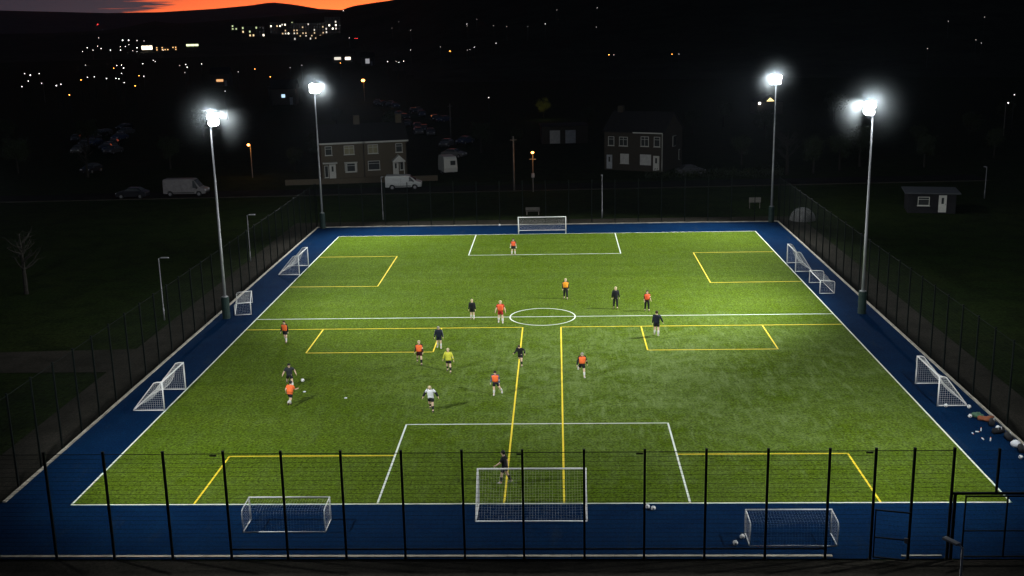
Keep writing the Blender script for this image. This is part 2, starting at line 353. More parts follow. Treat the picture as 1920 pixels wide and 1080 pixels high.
def near_h(x,y):
    r = math.hypot(x,y+49); h = terrain(x,y) if r < 3100 else terrain(x*3100/r,(y+49)*3100/r-49)*max(0,1-(r-3100)/400)
    k = max(0,min(1,(r-420)/400))
    return -.6 + .55*min(1,max(0,(r-400)/60)) + h + (bumpy(x,y,.5*k*min(1,h/12)) if h>1 else 0)
polar_mesh('hills', [380+i*40 for i in range(70)], AA, M_HILL, near_h)
def far_h(x,y):
    r = math.hypot(x,y+49)
    return terrain(x,y)+bumpy(x*.13,y*.13,1.6)*min(1,max(0,(r-2950)/1000)) - (1.0 if r<3100 else 0)
polar_mesh('far_hills', [2950+i*90 for i in range(29)], AA, M_MOOR, far_h)

FX, FY0, FY1 = 26.15, -5.62, 74.6      # fence line
sheet('path', -29.2, -12.5, -FX-.08, 77.8, .010, M_PATH)
tag(MB().add([(FX+.08,-12.5,.010),(29.0,-12.5,.010),(29.0,77.8,.010),(FX+.08,77.8,.010)],[(0,1,2,3)]).build('path',M_PATH), kind='structure')
tag(MB().add([(-FX-.08,FY1+.1,.010),(FX+.08,FY1+.1,.010),(FX+.08,77.8,.010),(-FX-.08,77.8,.010)],[(0,1,2,3)]).build('path',M_PATH), kind='structure')
tag(MB().add([(-FX-.08,-12.5,.010),(FX+.08,-12.5,.010),(FX+.08,FY0-.1,.010),(-FX-.08,FY0-.1,.010)],[(0,1,2,3)]).build('path',M_PATH), kind='structure')
# branch path running off to the left
tag(MB().add([(-29.2,21.2,.010),(-29.2,26.6,.010),(-60,25.0,.010),(-90,22,.010),(-90,18.6,.010),(-60,21.2,.010)],[(5,4,3,2),(0,5,2,1)]).build('path',M_PATH), kind='structure')
# road in front of the houses
tag(MB().add([(-120,94.5,.012),(60,103.5,.012),(60,109.5,.012),(-120,100.5,.012)],[(0,1,2,3)]).build('road',M_ROAD), kind='structure')
tag(MB().add([(-120,94.2,.10),(60,103.2,.10),(60,103.4,.10),(-120,94.4,.10),(-120,94.2,-.05),(60,103.2,-.05),(60,103.4,-.05),(-120,94.4,-.05)],[(0,1,2,3),(4,5,1,0),(6,7,3,2)]).build('road_kerb',M_PATH), kind='structure')

sheet('blue_surround', -FX, FY0, FX, FY1, .020, M_BLUE)
L = 68.8; HW = 22.5
sheet('pitch_turf', -HW-.06, -.06, HW+.06, L+.06, .026, M_TURF)
# edging kerb round the inside of the fence
def kerb_run(a, b, w=.16, h=.10):
    a=Vector(a); b=Vector(b); d=(b-a); mb=MB(); n=max(1,int(d.length/.92)); 
    for i in range(n):
        p=a+d*((i+.5)/n); ln=d.length/n-.012
        mb.box((p.x,p.y,h/2+random.uniform(-.008,.004)),(ln,w,h), math.atan2(d.y,d.x)+random.uniform(-.004,.004))
    return mb
kb = kerb_run((-FX+.16,.3),(-FX+.16,FY1-.2))
tag(kb.build('kerb',M_KERB), kind='structure')
tag(kerb_run((FX-.16,FY0+.2),(FX-.16,FY1-.2)).build('kerb',M_KERB), kind='structure')
tag(kerb_run((-FX+.1,FY1-.2),(FX-.1,FY1-.2)).build('kerb',M_KERB), kind='structure')
tag(kerb_run((-FX-.8,FY0+.22),(12.9,FY0+.22),.18,.08).build('kerb',M_KERB), kind='structure')
tag(kerb_run((15.8,FY0+.22),(17.5,FY0+.22),.10,.07).build('kerb',M_KERB), kind='structure')

def line_quads(segs, w, z):
    mb = MB()
    for (x0,y0,x1,y1) in segs:
        a=Vector((x0,y0)); b=Vector((x1,y1)); d=(b-a).normalized(); n=Vector((-d.y,d.x))*w/2; a=a-d*w/2; b=b+d*w/2
        mb.add([(*(a-n),z),(*(b-n),z),(*(b+n),z),(*(a+n),z)],[(0,1,2,3)])
    return mb
BW, BD = 7.5, 10.8
mb = line_quads([(-HW,0,HW,0),(HW,0,HW,L),(HW,L,-HW,L),(-HW,L,-HW,0),(-HW,L/2,HW,L/2),
    (-BW,0,-BW,BD),(-BW,BD,BW,BD),(BW,BD,BW,0),(-BW,L,-BW,L-BD),(-BW,L-BD,BW,L-BD),(BW,L-BD,BW,L)], .10, .031)
n=72; r0,r1=2.49,2.59
vs=[(r*math.cos(2*math.pi*i/n)+.08,L/2+r*math.sin(2*math.pi*i/n),.0335) for r in (r0,r1) for i in range(n)]
mb.add(vs,[(i,(i+1)%n,n+(i+1)%n,n+i) for i in range(n)])
tag(mb.build('white_pitch_lines', M_WHITE_LINE), kind='structure')
Y = [(-22.4,31.35,-1.38,31.35),(1.5,31.35,22.4,31.35),(-1.38,0.1,-1.38,31.35),(1.5,0.1,1.5,31.35)]
for s in (-1,1):
    Y += [(s*22.35,57.95,s*14.6,57.95),(s*14.6,57.95,s*14.55,45.2),(s*14.55,45.2,s*22.35,45.3)]
    Y += [(s*16.52,31.2,s*16.5,25.15),(s*16.5,25.15,s*7.5,25.15),(s*7.5,25.15,s*7.5,31.2)]
    Y += [(s*16.46,.1,s*16.46,6.1),(s*16.46,6.1,s*7.6,6.1)]
tag(line_quads(Y,.10,.036).build('yellow_pitch_lines', M_YELLOW_LINE), kind='structure')

# ------------------------------------------------------------------ fence
FH = 4.9
def panel_mesh(w, h, z0=0.03, lower=True, step=.05, thin=1.0):
    mb = MB(); n=int(w/step)
    for i in range(1,n):
        x=-w/2+w*i/n; mb.tube([(x,0,z0),(x,0,h)], .0028*thin, 3, False)
    k=int((h-z0)/.2)
    for j in range(k+1):
        z=z0+(h-z0)*j/k; mb.tube([(-w/2,.006,z),(w/2,.006,z)], .0045*thin, 4, False)
    if lower:
        for j in range(6):
            z=.08+j*.2; mb.tube([(-w/2,.006,z),(w/2,.006,z)], .003, 3, False)
    return mb.mesh('panel', M_FENCE)
def post_mesh(h, w=.085):
    mb=MB(); mb.box((0,0,h/2),(w,w,h)); mb.box((0,0,h+.012),(w+.015,w+.015,.024)); mb.box((0,0,.01),(.2,.2,.03))
    return mb.mesh('post', M_FENCE)
PW = 2.555
PANEL = panel_mesh(PW-.08, FH)
POST = post_mesh(FH+.12)
def fence_run(label, x0, y0, dx, dy, n, pw, panel, skip=(), end=True):
    ang = math.atan2(dy,dx); root = empty('mesh_fence',(x0,y0,0),ang)
    tag(root, label, 'fence', 'mesh fences round the pitch')
    for i in range(n+1):
        if i not in skip and (i<n or end): linked('post', POST, root, (i*pw,0,0))
        if i<n and i not in skip: linked('panel', panel, root, ((i+.5)*pw,0,0))
    return root
def rail(root, x0, x1, z, r=.022, name='rail'):
    o = MB().tube([(x0,0,z),(x1,0,z)], r, 6).build(name, M_FENCE, root); return o
span = FY1-FY0; ns=31; pws=span/ns
PANEL_S = panel_mesh(pws-.08, FH, thin=.7)
fl = fence_run('tall dark mesh fence along the left side of the pitch', -FX, FY0, 0, 1, ns, pws, PANEL_S)
rail(fl, 0, span, FH+.02, .014)
fr = fence_run('tall dark mesh fence along the right side of the pitch', FX, FY0, 0, 1, ns, pws, PANEL_S)
rail(fr, 0, span, FH+.02, .014)
ff = fence_run('tall dark mesh fence behind the far goal', -FX+.15, FY1, 1, 0, 20, (2*FX-.3)/20, panel_mesh((2*FX-.3)/20-.08, FH))
# near fence: full panels then a small gate and a vehicle gate at the right end
xs = [-26.0+.4]
nroot = empty('mesh_fence', (0,FY0,0)); tag(nroot, 'near mesh fence in front of the camera with gates at its right end','fence','mesh fences round the pitch')
px = [-25.85,-23.3,-20.72,-18.15,-15.57,-12.97,-10.5,-7.95,-5.38,-2.81,-.26,2.33,4.87,7.43,9.99,12.53,14.42,16.0,17.62]
POST_N = post_mesh(FH+.12,.098)
for x in px: linked('post', POST_N, nroot, (x,0,0))
for a,b in zip(px,px[1:]):
    if abs(a-14.42)<.01:      # above the small gate
        o = panel_mesh(b-a-.09, FH, 2.35, False); linked('panel', o, nroot, ((a+b)/2,0,0))
    else:
        me = panel_mesh(b-a-.12, FH, thin=1.35); linked('panel', me, nroot, ((a+b)/2,0,0))
# rebound rail low on the near fence
for a,b in zip(px[5:15],px[6:16]): rail(nroot, a+.05, b-.05, .50, .035)
rail(nroot, -25.85, 17.62, FH+.02, .010)
# vehicle gate bay 17.62 .. 26.15
for x in (19.45,21.3,23.7,26.1): 
    o = MB().box((x,0,(3.05+FH+.1)/2),(.085,.085,FH+.1-3.05)).build('post', M_FENCE, nroot)
MB().box((21.86,0,3.0),(8.5,.09,.10)).build('lintel', M_FENCE, nroot)
linked('panel', panel_mesh(8.3, FH, 3.1, False), nroot, (21.86,0,0))
linked('post', post_mesh(3.0,.11), nroot, (17.78,0,0))
linked('post', post_mesh(3.0,.11), nroot, (26.1,0,0))
def gate_leaf(name, w, h, loc, rz, mid=True, panel=True):
    f = MB(); t=.055
    f.box((w/2,0,h-.03),(w,t,t)); f.box((w/2,0,.12),(w,t,t)); f.box((.03,0,h/2+.05),(t,t,h-.1)); f.box((w-.03,0,h/2+.05),(t,t,h-.1))
    f.box((w/2,0,h*.45),(w,t*.8,t*.8))
    if mid: f.box((w*.5,0,h/2+.05),(t,t,h-.1))
    g = f.build(name, M_FENCE, nroot); g.location = loc; g.rotation_euler=(0,0,rz)
    linked('gate_mesh', panel_mesh(w-.1,h-.05,.14,False), g, (w/2,.02,0))
    MB().box((w-.12,-.05,h*.45),(.16,.05,.22)).build('latch', M_GALV, g)
    return g
gate_leaf('gate', 1.42, 2.3, (14.52,0,0), math.radians(-14), mid=False)
gate_leaf('gate', 3.5, 2.9, (18.2,0,0), 0)
gate_leaf('gate', 3.5, 2.9, (22.0,.02,0), 0)
for x in (-13.4,-.35,4.65,14.15):
    MB().box((x,-.03,FH-.05),(.30,.02,.07)).build('name_plate', M_BLACKTRIM, nroot)

# ------------------------------------------------------------------ goals
def goal(name, w, h, dt, db, label, loc, rz, box=False, cord=.0028, cell=.13, sag=.35, group=None, r=.045):
    """local: posts on y=0 at x=+-w/2, net goes toward +y"""
    root = empty(name, (loc[0],loc[1],.022), rz); tag(root, label, 'goal', group)
    rb = r*.75
    MB().tube([(-w/2,0,h),(w/2,0,h)], r, 8).build('crossbar', M_GOAL, root, True)
    for s in (-1,1):
        MB().tube([(s*w/2,0,0),(s*w/2,0,h+r*.6)], r, 8).build('post', M_GOAL, root, True)
        if box: P = [(0,h),(db*.82,h*.97),(db*.95,h*.93),(db,h*.82),(db,rb)]
        else:   P = [(0,h),(dt*.6,h),(dt,h-.05),(dt+.1,h-.18),(db-.08,.16),(db,rb)]
        MB().tube([(s*w/2,a,b) for a,b in P], rb, 6).build('side_frame', M_GOAL, root, True)
        MB().tube([(s*w/2,0,rb),(s*w/2,db,rb)], rb, 6).build('ground_bar', M_GOAL, root, True)
    MB().tube([(-w/2,db,rb),(w/2,db,rb)], rb, 6).build('ground_bar', M_GOAL, root, True)
    # net
    nb = MB()
    def prof(t):   # along the frame from crossbar to ground
        seg=[math.dist(P[i],P[i+1]) for i in range(len(P)-1)]; T=t*sum(seg)
        for i,sg in enumerate(seg):
            if T<=sg or i==len(seg)-1:
                k=min(1,T/sg); return (P[i][0]+(P[i+1][0]-P[i][0])*k, P[i][1]+(P[i+1][1]-P[i][1])*k)
            T-=sg
    tot=sum(math.dist(P[i],P[i+1]) for i in range(len(P)-1))
    nx=int(w/cell); nv=int(tot/cell)
    def pt(i,j):
        u=i/nx; t=j/nv; y,z=prof(t); e=min(1,6*min(u,1-u))
        g=sag*math.sin(math.pi*min(1,t*1.05))*e*(.75+.25*math.sin(u*9+1.2))
        return (-w/2+u*w, max(.03,y-g*.75), max(.03,z-g*.8))
    for i in range(nx+1): nb.tube([pt(i,j) for j in range(0,nv+1,1)], cord, 3, False)
    for j in range(nv+1): nb.tube([pt(i,j) for i in range(0,nx+1,2)], cord, 3, False)
    # sides
    poly=[(0,0)]+P
    for s in (-1,1):
        k=1
        while k*cell<h:      # horizontals
            z=k*cell; y1=None
            for (a,b),(c,d) in zip(P,P[1:]):
                if (b-z)*(d-z)<=0 and b!=d: y1=a+(c-a)*(b-z)/(b-d)
            if y1: nb.tube([(s*w/2,0,z),(s*w/2,y1,z)], cord, 3, False)
            k+=1
        k=1
        while k*cell<db:
            y=k*cell; z1=None
            for (a,b),(c,d) in zip(P,P[1:]):
                if (a-y)*(c-y)<=0 and a!=c: z1=b+(d-b)*(y-a)/(c-a)
            if z1: nb.tube([(s*w/2,y,.05),(s*w/2,y,z1)], cord, 3, False)
            k+=1
    nb.build('net', M_NET, root)
    return root
PI=math.pi
goal('full_size_goal', 5.12,1.83,.35,1.9,'wide white goal on the near goal line, player beside it',(-.03,-.08),PI,sag=.15)
goal('full_size_goal', 5.12,1.83,.35,1.9,'wide white goal on the far goal line, facing the camera',(-.35,L+.1),0,sag=.2)
goal('side_goal', 3.9,1.8,.5,1.95,'white goal at the left touchline, far end, net bulging',(-22.62,52.1),PI/2,sag=.5,cord=.0045)
goal('side_goal', 3.95,1.8,.5,1.9,'white goal at the left touchline beside the dark-shirted and orange runners',(-22.55,15.4),PI/2,sag=.5,cord=.0045)
goal('side_goal', 3.7,1.8,.4,1.5,'white goal at the right touchline, far end, next to two low goals',(22.66,50.9),-PI/2,sag=.45,cord=.0045)
goal('side_goal', 4.1,1.8,.4,1.7,'white goal on the right surround next to scattered balls and bags',(23.5,15.4),-PI/2,sag=.3,cord=.0045)
goal('mini_goal', 3.78,1.15,0,1.3,'low white goal on the near blue surround, left of the wide goal',(-11.3,-1.72),PI,box=True,sag=.12,r=.035,cord=.0019)
goal('mini_goal', 3.78,1.15,0,1.25,'low white goal on the near blue surround with two balls beside it',(11.45,-3.22),PI,box=True,sag=.12,r=.035,cord=.0019)
goal('mini_goal', 3.9,1.1,0,1.2,'low white box goal behind the far right side goal, crossbar along the touchline',(22.95,42.8),-PI/2,box=True,sag=.12,r=.035,cord=.0019)
goal('mini_goal', 3.95,1.0,0,1.25,'low white goal beside the left halfway mast, standing slightly askew',(-23.8,37.93),1.81,box=True,sag=.12,r=.035,cord=.003)

# ------------------------------------------------------------------ floodlight masts
MH = 16.1
def make_mast():
    root = empty('floodlight_mast')
    MB().tube([(0,0,1.6),(0,0,6.5),(0,0,6.52),(0,0,11),(0,0,11.02),(0,0,MH-.3)],[.125,.105,.095,.08,.07,.055],10).build('pole', M_GALV, root, True)
    mb = MB().tube([(0,0,0),(0,0,1.75)],[.31,.31],14)
    for z in (.35,.9,1.45): mb.tube([(0,0,z),(0,0,z+.06)],[.325,.325],14)
    mb.build('base_padding', M_PAD, root)
    MB().tube([(0,0,1.75),(0,0,1.80),(0,0,1.83)],[.24,.24,.13],12).build('base_collar', M_GALV, root)
    ca = MB()
    for z in (MH-.28, MH-.95):
        ca.tube([(.42*math.sin(t), .42*math.cos(t)-.05, z) for t in [math.radians(-80+20*i) for i in range(9)]], .035, 6)
        for t in (-80,0,80): ca.tube([(0,0,z),(.42*math.sin(math.radians(t)),.42*math.cos(math.radians(t))-.05,z)], .03, 6)
    ca.tube([(0,0,MH-1.2),(0,0,MH-.1)], .07, 8)
    ca.build('cross_arm', M_GALV, root)
    tilt = math.radians(24)
    for z, angs in ((MH-.2,(-76,-38,0,38,76)), (MH-.66,(-68,-34,0,34,68))):
        for t in angs:
            t = math.radians(t); f = MB()
            R = Matrix.Rotation(-t,3,'Z')@Matrix.Rotation(-tilt,3,'X'); c = Vector((.40*math.sin(t), .40*math.cos(t)-.05, z+.03))
            f.box(c,(.38,.16,.38),M=R); f.box(c+R@Vector((0,-.11,0)),(.34,.10,.30),M=R)
            for k in range(6): f.box(c+R@Vector((-.15+k*.06,-.12,.0)),(.012,.12,.34),M=R)
            h = f.build('floodlight', M_HOUSING, root)
            lm = MB(); lm.sphere((0,0,0),.27,16,10,(1,.85,1))
            lm.v=[tuple(c+R@(Vector(p)+Vector((0,.10,0)))) for p in lm.v]
            lm.build('lens', M_LENS, h, True)
    return root
proto = make_mast()
masts = [(-25.0,34.9,'left mast halfway along the pitch, low goals beside its padded base'),
         (-25.3,74.0,'left mast at the far corner of the pitch'),
         (24.7,34.5,'right mast halfway along the pitch'),
         (25.2,74.2,'right mast at the far corner of the pitch'),
         (-25.1,-3.2,'left mast at the near corner of the pitch'),
         (25.1,-3.2,'right mast at the near corner of the pitch')]
aims = [(-2,40),(-4,52),(2,40),(4,52),(-4,15),(4,15)]
pw_ = [1.0,.95,1.0,.95,.74,.74]
for i,((x,y,lb),(ax,ay),k) in enumerate(zip(masts,aims,pw_)):
    o = proto if i==0 else copy_tree(proto)
    o.location=(x,y,.02); o.rotation_euler=(0,0,math.atan2(ay-y,ax-x)-math.pi/2)
    tag(o, 'tall grey floodlight mast, '+lb, 'floodlight', 'floodlight masts round the pitch')
    ld = bpy.data.lights.new('floodlight_beam','SPOT'); near = i>=4; ld.energy = FLOOD_WATTS*k; ld.color=(.96,.985,1.0)
    ld.spot_size = math.radians(50 if near else 112); ld.spot_blend = 1.0; ld.shadow_soft_size = .20
    lo = bpy.data.objects.new('floodlight_beam', ld); COL.objects.link(lo); lo.parent = o
    lo.location = (0,.66,MH+.14)
    if not near:
        gd = bpy.data.lights.new('halo_fill','POINT'); gd.energy = 2100; gd.color=(.92,.97,1.0); gd.shadow_soft_size=.25  # extra point light, added so the glare sphere is lit all round
        go = bpy.data.objects.new('halo_fill', gd); COL.objects.link(go); go.parent = o; go.location = (0,.02,MH+.20)
    lo.rotation_euler = (math.radians(90-(15.5 if near else 38)),0,0)     # points toward local +y and down

# scattering spheres added to imitate lens glare round the lamp heads
mm = bpy.data.materials.new('glare_halo'); mm.use_nodes=True; t=mm.node_tree; t.nodes.clear()
tc_=t.nodes.new('ShaderNodeTexCoord'); le=t.nodes.new('ShaderNodeVectorMath'); le.operation='LENGTH'; t.links.new(tc_.outputs['Object'],le.inputs[0])
mr_=t.nodes.new('ShaderNodeMapRange'); mr_.inputs[1].default_value=1.0; mr_.inputs[2].default_value=0.0; t.links.new(le.outputs['Value'],mr_.inputs[0])
pw=t.nodes.new('ShaderNodeMath'); pw.operation='POWER'; pw.inputs[1].default_value=3.4; t.links.new(mr_.outputs[0],pw.inputs[0])
ml=t.nodes.new('ShaderNodeMath'); ml.operation='MULTIPLY'; ml.inputs[1].default_value=.020; t.links.new(pw.outputs[0],ml.inputs[0])
vs_=t.nodes.new('ShaderNodeVolumePrincipled'); vs_.inputs['Color'].default_value=(.86,.97,1,1); vs_.inputs['Anisotropy'].default_value=.2; t.links.new(ml.outputs[0],vs_.inputs['Density'])
mo_=t.nodes.new('ShaderNodeOutputMaterial'); t.links.new(vs_.outputs[0],mo_.inputs['Volume'])
halo_me = MB().sphere((0,0,0),1.0,24,14).mesh('glare_halo', mm)
for (x,y,lb) in masts[:4]:
    o=linked('glare_halo',halo_me,None,(x,y,MH-.5)); o.scale=(3.7,3.7,3.7); tag(o,kind='stuff')
# ------------------------------------------------------------------ people
def cloth(name, col, rough=.8): return mat(name, col, rough, var=.12, scale=6, bump=.4, bscale=14)
C_ORANGE=cloth('orange_bib',(1.0,.19,.05)); C_AMBER=cloth('amber_bib',(1.0,.38,.03)); C_REDBIB=cloth('red_orange_bib',(1.0,.145,.05))
C_BLACK=cloth('black_cloth',(.010,.011,.014)); C_NAVY=cloth('navy_cloth',(.010,.014,.028)); C_GREY=cloth('dark_grey_cloth',(.030,.034,.04))
C_MAROON=cloth('maroon_cloth',(.045,.008,.012)); C_RED=cloth('red_cloth',(.35,.02,.015)); C_WHITE=cloth('white_cloth',(.72,.74,.76)); C_LIME=cloth('lime_cloth',(.62,.62,.06))
C_BLUEGREY=cloth('blue_grey_cloth',(.07,.09,.15)); C_SOCKB=cloth('black_sock',(.02,.02,.02)); C_SOCKW=cloth('white_sock',(.7,.7,.66))
C_BOOT=mat('boot',(.03,.03,.03),.4); C_BOOTW=mat('pale_boot',(.6,.6,.62),.4)
SKIN=[mat('skin_fair',(.72,.50,.36),.55,var=.06), mat('skin_mid',(.50,.30,.19),.55,var=.06)]
HAIRC={'brown':mat('brown_hair',(.05,.028,.015),.7,var=.3,scale=20),'black':mat('black_hair',(.012,.010,.010),.6),'blond':mat('blond_hair',(.55,.46,.26),.6,var=.3,scale=20),'grey':mat('grey_hair',(.30,.28,.22),.7,var=.3,scale=20)}
EYE=mat('eye_dark',(.02,.015,.01),.2)

def skin_mesh(name, verts, edges, radii, material, parent, root=0, sub=2):
    me = bpy.data.meshes.new('tmp'); me.from_pydata(verts, edges, []); me.update()
    o = bpy.data.objects.new('tmp', me); COL.objects.link(o)
    sk = o.modifiers.new('skin','SKIN'); sk.use_smooth_shade = True; sk.branch_smoothing=.2
    for i,r in enumerate(radii):
        me.skin_vertices[0].data[i].radius = (r,r) if isinstance(r,float) else r
        me.skin_vertices[0].data[i].use_root = (i==root)
    ss = o.modifiers.new('sub','SUBSURF'); ss.levels = sub; ss.render_levels = sub
    dg = bpy.context.evaluated_depsgraph_get(); ev = o.evaluated_get(dg)
    m2 = bpy.data.meshes.new_from_object(ev); m2.name = name
    m2.materials.clear(); m2.materials.append(material)
    m2.polygons.foreach_set('use_smooth',[True]*len(m2.polygons))
    bpy.data.objects.remove(o); bpy.data.meshes.remove(me)
    r = bpy.data.objects.new(name, m2); COL.objects.link(r); r.parent = parent
    return r

def person(label, x, y, face, H=1.68, legs=((5,4,5),(-5,4,5)), arms=((5,10,15),(5,10,15)), lean=3, twist=0,
           top=C_BLACK, sleeve='long', sleeve_mat=None, bib=None, bottom='shorts', bot=C_BLACK, sock=C_SOCKB, boot=C_BOOT,
           hair='brown', skin=0, stripe=None, nod=0, lift=0.0, fat=1.0, gloves=None, group='football players on the pitch'):
    """face: heading in degrees, 0 = +y (away from camera), 180 = toward the camera.
       legs: (forward swing, abduct, knee bend) left,right.  arms: (forward swing, abduct, elbow bend)"""
    k = H/1.72; root = empty('person',(x,y,.03),math.radians(face)); tag(root,label,'person',group)
    V = Vector; rad = math.radians
    def leg(s, a, b, kn):
        a,b,kn=rad(a),rad(b),rad(kn)
        hip=V((s*.095,0,.90))
        th=V((s*math.sin(b),math.sin(a)*math.cos(b),-math.cos(a)*math.cos(b)))
        knee=hip+th*.42
        sh=V((s*math.sin(b)*.6,math.sin(a-kn),-math.cos(a-kn))).normalized()
        ank=knee+sh*.40
        fp=a-kn; pitch = fp*.7 if fp<0 else fp*.4
        fd=V((s*.12,math.cos(pitch),math.sin(pitch)*1.0))
        return dict(hip=hip,knee=knee,calf=knee+sh*.13+V((0,-.012,0)),ank=ank,heel=ank+V((0,-.035,-.045)),toe=ank+fd*.17+V((0,0,-.055)))
    Lg=leg(-1,*legs[0]); Rg=leg(1,*legs[1])
    low=min(min(g['heel'].z,g['toe'].z) for g in (Lg,Rg))-.035
    sh_=V((0,0,-low+lift))
    Rl=Matrix.Rotation(-rad(lean),3,'X')@Matrix.Rotation(rad(twist),3,'Z')
    pv=V((0,0,.93))
    def up(p): return pv+Rl@(V(p)-pv)
    pel=V((0,0,.93)); waist=up((0,0,1.06)); chest=up((0,.0,1.27)); nb=up((0,-.005,1.43)); 
    hd=Rl@Matrix.Rotation(-rad(nod),3,'X')
    hb=nb+hd@V((0,.01,.08)); hm=nb+hd@V((0,.025,.165)); ht=nb+hd@V((0,.012,.245))
    def arm(s,a,b,e):
        a,b,e=rad(a),rad(b),rad(e)
        s0=up((s*.182,0,1.385))
        u=Rl@V((s*math.sin(b),math.sin(a)*math.cos(b),-math.cos(a)*math.cos(b))); el=s0+u*.28
        f=Rl@V((s*math.sin(b)*.7,math.sin(a+e),-math.cos(a+e))).normalized(); wr=el+f*.245
        sd=f.cross(V((s,0,0))).normalized()
        return dict(s=s0,el=el,fm=el+f*.09,wr=wr,f=f,sd=sd,side=V((s,0,0)))
    La=arm(-1,*arms[0]); Ra=arm(1,*arms[1])
    def P(p): return tuple((V(p)+sh_)*k)
    # one continuous body
    vs=[];ed=[];rd=[]
    def a(p,r,prev=None):
        vs.append(P(p)); rd.append(float(r*k)); i=len(vs)-1
        if prev is not None: ed.append((prev,i))
        return i
    p0=a(pel,.135); w=a(waist,.125,p0); c=a(chest,.145,w); n_=a(nb,.060,c)
    h1=a(hb,.066,n_); h2=a(hm,.108,h1); h3=a(ht,.075,h2)
    fwd=hd@V((0,1,0)); a(hm+fwd*.105-hd@V((0,0,.01)),.012,h2)
    for s in (-1,1): a(hm+hd@V((s*.092,-.005,-.005)),.014,h2)
    for g in (Lg,Rg):
        i=a(g['hip'],.105,p0); i=a(g['knee'],.070,i); i=a(g['calf'],.072,i); i=a(g['ank'],.045,i); a(g['heel'],.032,i); a(g['toe'],.030,i)
    for g in (La,Ra):
        i=a(g['s'],.064,c); i=a(g['el'],.048,i); i=a(g['fm'],.048,i); i=a(g['wr'],.032,i)
        f=g['f']; pm=g['wr']+f*.055; i=a(pm,.032,i)
        across=f.cross(g['side']).normalized() if abs(f.dot(g['side']))<.95 else V((0,1,0))
        for q in range(4):
            off=across*(.028-.019*q); l=(.062,.072,.067,.05)[q]
            j=a(pm+f*.03+off,.0085,i); j=a(pm+f*(.03+l*.55)+off*1.05-g['side']*.006,.008,j); a(pm+f*(.03+l)+off*1.05-g['side']*.022,.007,j)
        j=a(pm+across*.042-f*.005,.010,i); a(pm+across*.058+f*.03,.0085,j)
    skin_mesh('body',vs,ed,rd,SKIN[skin],root,0,1)
    def piece(name, chains, material, sub=1):
        vs=[];ed=[];rd=[];ix={}
        for ch in chains:
            prev=None
            for p,r in ch:
                key=tuple(round(q,4) for q in P(p))
                if key in ix: i=ix[key]
                else: vs.append(P(p)); rd.append(float(r*k)); i=len(vs)-1; ix[key]=i
                if prev is not None and prev!=i and (prev,i) not in ed: ed.append((prev,i))
                prev=i
        return skin_mesh(name,vs,ed,rd,material,root,0,sub)
    hem=pel+V((0,0,-.05)); sb=MB()
    def torso(mb,top_z,bot_z,g,arm=True):
        cs=[]
        prof=[(1.455,.075,.065),(1.425,.125,.085),(1.395,.205,.105),(1.33,.225,.125),(1.22,.205,.125),(1.08,.185,.118),(.97,.185,.122),(.86,.190,.128)]
        for z,rx,ry in prof:
            if bot_z<=z<=top_z: cs.append(((pv+Rl@(V((0,0,z))-pv)+sh_)*k,(rx*(.6+.4*fat)+g)*k,(ry*fat+g)*k,Rl))
        mb.loft(cs,18)
    torso(sb,1.46,.85,.0)
    def tb(mb,pts,n=10): mb.tube([P(q) for q,_ in pts],[r*k for _,r in pts],n)
    for g in (La,Ra):
        s1=g['s']+V((0,0,.01))
        if sleeve=='long': tb(sb,[(s1,.070),(g['s']+(g['el']-g['s'])*.4,.072),(g['el'],.060),(g['fm'],.058),(g['wr'],.042)])
        elif sleeve=='mid': tb(sb,[(s1,.070),(g['s']+(g['el']-g['s'])*.4,.072),(g['el'],.060),(g['fm'],.058)])
        else: tb(sb,[(s1,.070),(g['s']+(g['el']-g['s'])*.35,.078),(g['s']+(g['el']-g['s'])*.68,.076)])
        sb.sphere(P(s1),.073*k,10,8)
    sb.build('shirt',top,root,True)
    if sleeve_mat:
        for g in (La,Ra): piece('sleeve',[[(g['s']+(g['el']-g['s'])*.35,0.085),(g['el'],0.085),(g['wr'],0.062)]],sleeve_mat)
    if stripe:
        for g,s in ((La,-1),(Ra,1)):
            o=V((s*.062,0,.02)); piece('sleeve_stripe',[[(g['s']+o,.016),(g['el']+V((s*.05,0,0)),.014),(g['wr']+V((s*.036,0,0)),.012)]],stripe)
    if bib:
        bb=MB(); torso(bb,1.44,.95,.026); bb.build('bib',bib,root,True)
    if bottom=='shorts':
        piece('shorts',[[(pel+V((0,0,.03)),0.171),(pel,0.173)]+[(g['hip'],0.137),(g['hip']+(g['knee']-g['hip'])*.72,0.120)] for g in (Lg,Rg)],bot)
        for g in (Lg,Rg): piece('sock',[[(g['knee']+(g['ank']-g['knee'])*.16,0.073),(g['calf'],0.083),(g['ank'],0.055)]],sock)
    else:
        piece('trousers',[[(pel+V((0,0,.03)),0.168),(pel,0.171)]+[(g['hip'],0.132),(g['knee'],0.091),(g['calf'],0.085),(g['ank'],0.061)] for g in (Lg,Rg)],bot)
    for g in (Lg,Rg): piece('boot',[[(g['heel'],0.051),(g['ank']+V((0,.01,-.02)),0.056),(g['toe'],0.046)]],boot)
    if gloves:
        for g in (La,Ra): piece('glove',[[(g['wr'],0.051),(g['wr']+g['f']*.08,0.067),(g['wr']+g['f']*.15,.04)]],gloves)
    # hair cap and eyes
    hc=MB(); c0=hm+hd@V((0,-.014,.030)); hc.sphere((0,0,0),.118,14,10)
    out=[]
    for p in hc.v:
        q=V(p)
        if q.z<0 and q.y>0: q.y*=.55; q.z*=.35
        elif q.y>.05 and q.z<.04: q.y*=.75
        q.x*=.93
        out.append(P(c0+hd@q))
    hc.v=out; hc.build('hair',HAIRC[hair],root,True)
    eb=MB()
    for s in (-1,1): eb.sphere(P(hm+hd@V((s*.032,.083,.006))),.011*k,8,6)
    eb.build('eyes',EYE,root,True)
